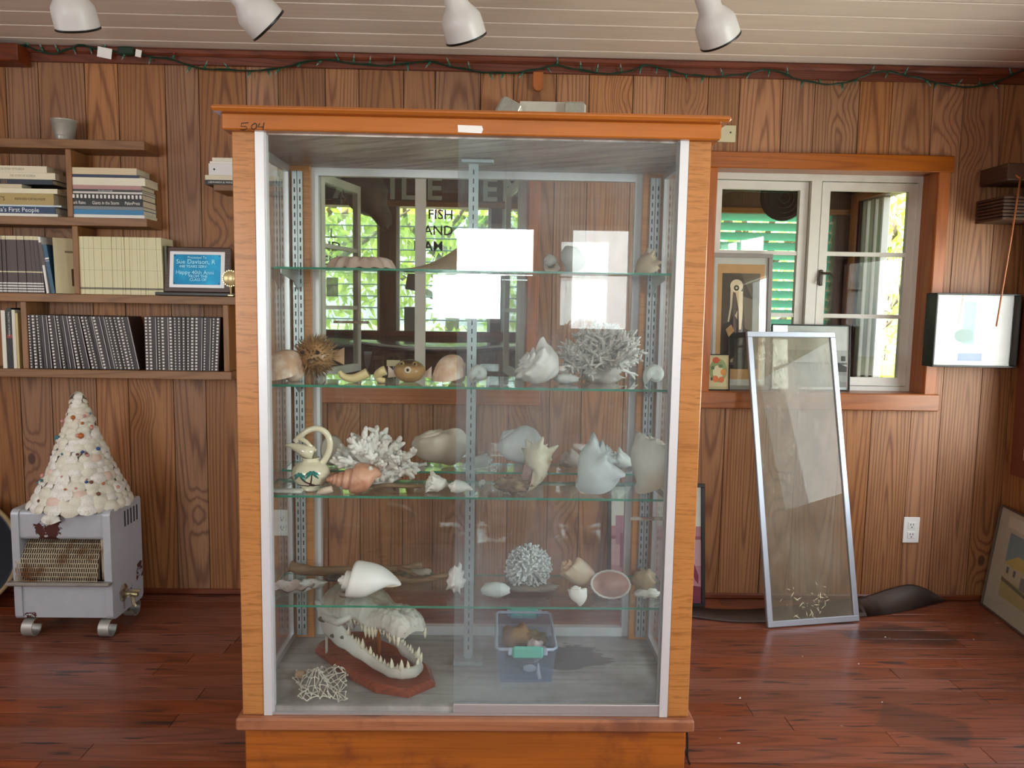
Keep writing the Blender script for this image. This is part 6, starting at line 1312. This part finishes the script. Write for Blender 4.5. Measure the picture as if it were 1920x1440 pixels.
# deep black frame hanging by the corner
p0, p1 = at(1763, 549, 3.215), at(1898, 690, 3.215); 
o = framed('shadow_box_frame', 'deep black framed picture with bright reflecting glass on wall', 'picture', (p0.x-.012, 3.215, p1.z), (1, 0, .0), (0, .0, 1), p1.x-p0.x+.03, p0.z-p1.z, .007, .083, M['black'],
       [('#cfcac0', rect(.04, .05, .96, .95)), ('#8fb0a8', rect(.4, .3, .55, .9)), ('#6f8f84', ell(.42, .42, .12, .10)), ('#b5c9a8', rect(.3, .2, .8, .3)), ('#7486b5', rect(.36, .06, .66, .17))], glassm=glass('picture_glass', '#ffffff', .022), paperh='#e9e4da')
# outlets
def outlet(label, x0, y0, x1, y1):
    a, b = at(x0, y0, YB), at(x1, y1, YB); cx, cz = (a.x+b.x)/2, (a.z+b.z)/2; o = thing('wall_outlet', label, 'outlet', (cx, YB, cz))
    MB().cbox((cx, YB-.0055, cz), (.072, .006, .116), .002).build('cover_plate', M['plastic'], o)
    for dz in (.022, -.022):
        s = MB().cbox((cx, YB-.0095, cz+dz), (.034, .003, .030), .003).build('socket', M['plastic'], o)
        for dx in (-.006, .006): MB().box((cx+dx, YB-.0112, cz+dz+.004), (.0022, .001, .009)).build('slot', M['slot'], s)
        MB().lathe([(.003, 0), (.0001, .0004)], 8, (cx, YB-.0111, cz+dz-.008), RX(90)).build('ground_hole', M['slot'], s)
outlet('white duplex outlet low on the wall below the window', 1692, 968, 1722, 1018); outlet('white duplex outlet seen through the cabinet side glass', 514, 955, 546, 1004)
# emergency light, beige plate, wooden peg
a, b = at(966, 193, 3.25), at(1062, 240, 3.25); em = thing('emergency_light', 'beige emergency light with two square lamps above the cabinet', 'light', ((a.x+b.x)/2, YB, b.z)); M['embeige'] = plain('cream_plastic', '#c3bdae', .45)
MB().prism([(a.x, b.z), (b.x, b.z), (b.x, a.z), (a.x+.02, a.z)], 3.22, YB-.004).build('housing', M['embeige'], em)
M['lens'] = plain('ribbed_lens', '#b9b9ae', .12, .4, .2, 90, .5)
for px, py, w, ro, yw in ((953, 210, .095, 28, 25), (1077, 214, .092, 0, 0)):
    c = at(px, py, 3.20); R = RY(ro) @ RZ(-6) if ro else RZ(-6)
    h = MB().cbox(c, (w, .05, w), .014, R).build('lamp_head', M['embeige'], em)
    MB().cbox(c+R @ Vector((0, -.027, 0)), (w*.86, .006, w*.86), .003, R).build('lens', M['lens'], h)
    m = MB()
    for k in range(9): m.box(c+R @ Vector((lerp(-.4, .4, k/8)*w*.9, -.0305, 0)), (.003, .002, w*.8), R)
    m.build('lens_ribs', M['lens'], h)
a, b = at(1338, 235, 3.295), at(1378, 267, 3.295); pt_ = thing('wall_plate', 'beige metal plate on the wall beside the cabinet top', 'plate', ((a.x+b.x)/2, YB, b.z)); MB().cbox(((a.x+b.x)/2, YB-.007, (a.z+b.z)/2), (b.x-a.x, .008, a.z-b.z), .001).build('plate', M['beige'], pt_); MB().lathe([(.004, 0), (.0001, .0006)], 10, (b.x-.022, YB-.0112, (a.z+b.z)/2+.005), RX(90)).build('screw_hole', M['slot'], pt_)
a, b = at(1000, 136, 3.27), at(1018, 171, 3.27); pg_ = thing('wooden_peg', 'round ended wooden tongue fixed under the crown trim', 'peg', ((a.x+b.x)/2, YB, b.z)); r = (b.x-a.x)/2; cx = (a.x+b.x)/2
MB().prism([(a.x, a.z), (a.x, b.z+r)]+[(cx+cos(radians(180+k*18))*r, b.z+r+sin(radians(180+k*18))*r) for k in range(1, 10)]+[(b.x, b.z+r), (b.x, a.z)], 3.262, YB-.019).build('tongue', M['casingz'], pg_)
# ------------------------------------------------------------------ ceiling spotlights on a track
tk = thing('light_track', 'white ceiling track above the spotlights', 'track', (-.3, 2.2, ZC)); MB().cbox((-.3, 2.2, ZC-.012), (2.6, .035, .022), .003).build('rail', M['white'], tk)
for px, py, ax, lab in ((138, 22, (0, .55, -1), 'white spotlight at far left pointing straight down'), (481, 24, (.85, .65, -.85), 'white spotlight second from left turned to the right'), (866, 42, (.34, .6, -1), 'white spotlight above the middle of the cabinet'), (1342, 48, (.62, .6, -.95), 'white spotlight at right tilted towards the right window')):
    c = at(px, py, 2.2); d = Vector(ax).normalized(); R = d.to_track_quat('Z', 'Y').to_matrix(); o = thing('spotlight', lab, 'spotlight', (c.x, 2.2, ZC-.023), 'ceiling spotlights')
    MB().lathe([(.0001, -.135), (.024, -.134), (.031, -.126), (.032, -.045), (.042, -.032), (.055, -.012), (.0565, .005), (.0575, .040), (.0545, .040), (.053, 0), (.0001, -.03)], 32, c, R).build('shade', M['white'], o, autos=True)
    MB().lathe([(.0578, .038), (.0585, .044), (.054, .045), (.0535, .039)], 32, c, R).build('black_rim', M['black'], o, smooth=True)
    MB().blob(c+d*.01, .038, 2, 0).build('bulb', plain('frosted_bulb', '#d8d6d0', .3) if 'frosted_bulb' not in bpy.data.materials else bpy.data.materials['frosted_bulb'], o, smooth=True)
    e = c-d*.125; MB().tube([e, (e.x, e.y, (e.z+ZC)/2), (e.x, 2.2, ZC-.023)], [.010, .010, .014], 10).build('stem', M['white'], o, smooth=True)
    MB().cbox((e.x, 2.2, ZC-.03), (.07, .034, .014), .004).build('adapter', M['white'], o)
# ------------------------------------------------------------------ string lights along the crown trim
wp = [(-30, 100), (5, 93), (43, 83), (70, 95), (100, 103), (130, 92), (150, 83), (200, 97), (240, 98), (290, 108), (330, 112), (360, 127), (420, 132), (500, 133), (540, 125), (600, 110), (640, 116), (700, 124), (760, 121), (800, 113), (850, 126), (900, 136), (950, 138), (1000, 133), (1040, 120), (1080, 131), (1140, 140), (1180, 135), (1215, 119), (1260, 135), (1300, 142), (1350, 145), (1400, 138), (1450, 128), (1480, 145), (1520, 155), (1567, 160), (1600, 151), (1650, 131), (1690, 140), (1730, 148), (1770, 160), (1830, 165), (1880, 150), (1925, 128)]
sl = thing('string_lights', 'dark green string of tiny lights draped along the crown trim', 'string lights', (0, 3.25, 2.2)); YW = 3.262
pts = chaikin([at(x, y, YW) for x, y in wp], 2); MB().tube(pts, .0032, 5).build('wire', M['green_wire'], sl); MB().tube([p+Vector((0, -.005, .004*sin(i*1.3))) for i, p in enumerate(pts)], .0026, 5).build('wire', M['green_wire'], sl)
random.seed(19)
sock = MB().lathe([(.0001, 0), (.0042, 0), (.0048, .012), (.0036, .020), (.0001, .020)], 7).mesh('socket', M['bulb_socket'], True); bul = [MB().lathe([(.0001, 0), (.0028, .001), (.0028, .009), (.0003, .018)], 6).mesh('bulb', mm, True) for mm in (M['bulb_glass'], M['bulb_red'])]
L_ = 0; nxt = .03
for p, q in zip(pts, pts[1:]):
    L_ += (q-p).length
    if L_ > nxt:
        nxt += random.uniform(.055, .10); up_ = random.random() < .4; ang = random.uniform(-.7, .7); R = Vector((sin(ang), -.3, (cos(ang) if up_ else -cos(ang)))).to_track_quat('Z', 'Y').to_euler()
        o = bpy.data.objects.new('socket', sock); COL.objects.link(o); o.parent = sl; o.location = p-off(sl); o.rotation_euler = R
        b_ = bpy.data.objects.new('bulb', bul[1 if random.random() < .12 else 0]); COL.objects.link(b_); b_.parent = o; b_.location = (0, 0, .019)
a, b = at(222, 88, YW), at(252, 104, YW); MB().cbox((a+b)/2, (b.x-a.x, .022, a.z-b.z), .005).build('plug', M['green_wire'], sl)
for x0, y0, x1, y1, ro in ((183, 89, 209, 109, 8), (254, 93, 265, 107, 10)):
    a, b = at(x0, y0, YW-.012), at(x1, y1, YW-.012); MB().box((a+b)/2, (b.x-a.x, .001, a.z-b.z), RY(ro) @ RZ(8)).build('paper_tag', M['paper'], sl)
# beam end in the top left corner
a, b = at(-60, 78, 3.2), at(33, 114, 3.2); tb2 = structure('trim_2', (a.x, 3.2, b.z)); MB().cbox(((a.x+b.x)/2-.2, 3.245, (a.z+b.z)/2), (b.x-a.x+.4, .09, a.z-b.z), .004).build('beam_end', M['trim'], tb2)
# dark rack and hanging cane on the right wall
M['rackw'] = wood('dark_rack_wood', '#4a2c1a', '#26140b', 1, .012, .6, .1, .5, .4)
rk_ = thing('wall_rack', 'dark wooden rack with slats on the right wall', 'rack', (XR, 3.05, at(1905, 410, 3.1).z)); z0, z1 = at(1895, 337, 3.1).z, at(1895, 305, 3.1).z; x0 = at(1889, 320, 3.1).x
MB().cbox(((x0+XR)/2, 3.19, (z0+z1)/2), (XR-x0-.003, .18, z1-z0), .003).build('upper_block', M['rackw'], rk_)
z0, z1 = at(1895, 412, 3.1).z, at(1895, 366, 3.1).z
for k in range(7): MB().cbox(((x0+XR)/2-.004, 3.19, lerp(z0, z1, (k+.5)/7)), (XR-x0+.004, .18, (z1-z0)/7-.003), .002).build('slat', M['rackw'], rk_)
MB().lohi((XR-.03, 3.11, z0), (XR-.004, 3.27, at(1895, 305, 3.1).z)).build('back_board', M['porchw'], rk_)
cn = thing('hanging_cane', 'thin reddish cane hanging from the wall rack', 'cane', at(1868, 610, 3.085)); MB().tube([at(1913, 335, 3.094), at(1897, 440, 3.09), at(1868, 612, 3.09)], [.004, .0036, .003], 8).build('shaft', M['casingz'], cn, smooth=True)
m = MB(); q = at(1913, 335, 3.094); m.tube([q, q+Vector((-.02, .012, .02)), q+Vector((.0, .035, .03))], [.004, .004, .003], 8); m.build('crook', M['casingz'], cn, smooth=True)

# black cord behind the cabinet plinth and paint chips on the floor
co = thing('power_cord', 'thin black cord hanging beside the cabinet plinth', 'cord', (CX1+.006, 2.1, 0)); MB().tube(chaikin([(CX1+.008, 2.05, .126), (CX1+.012, 2.04, .08), (CX1+.010, 2.03, .03), (CX1+.02, 2.02, .004), (CX1+.03, 2.3, .004)], 2), .003, 6).build('cable', M['black'], co, smooth=True)
random.seed(40); m = MB()
for px, py in ((1388, 1309), (1387, 1310), (1578, 1362), (1654, 1317), (1350, 1385), (1385, 1394), (1660, 1195), (1668, 1197), (1612, 1193), (1680, 1200), (1808, 1180), (1825, 1199), (1868, 1168), (1870, 1169), (1610, 1245), (1505, 1231), (530, 1290)):
    p = onz(px, py, 0); a = random.uniform(0, 3); s = random.uniform(.003, .007); d = Vector((cos(a), sin(a), 0)); q = Vector((-sin(a), cos(a), 0)); m.add([p+d*s+Vector((0, 0, .001)), p+q*s*.4+Vector((0, 0, .0022)), p-d*s+Vector((0, 0, .001)), p-q*s*.4+Vector((0, 0, .001))], [(0, 1, 2, 3), (3, 2, 1, 0)])
o = m.build('paint_chips', M['paper']); o['kind'] = 'stuff'; o['label'] = 'scattered white paint chips on the right floor'; o['category'] = 'debris'
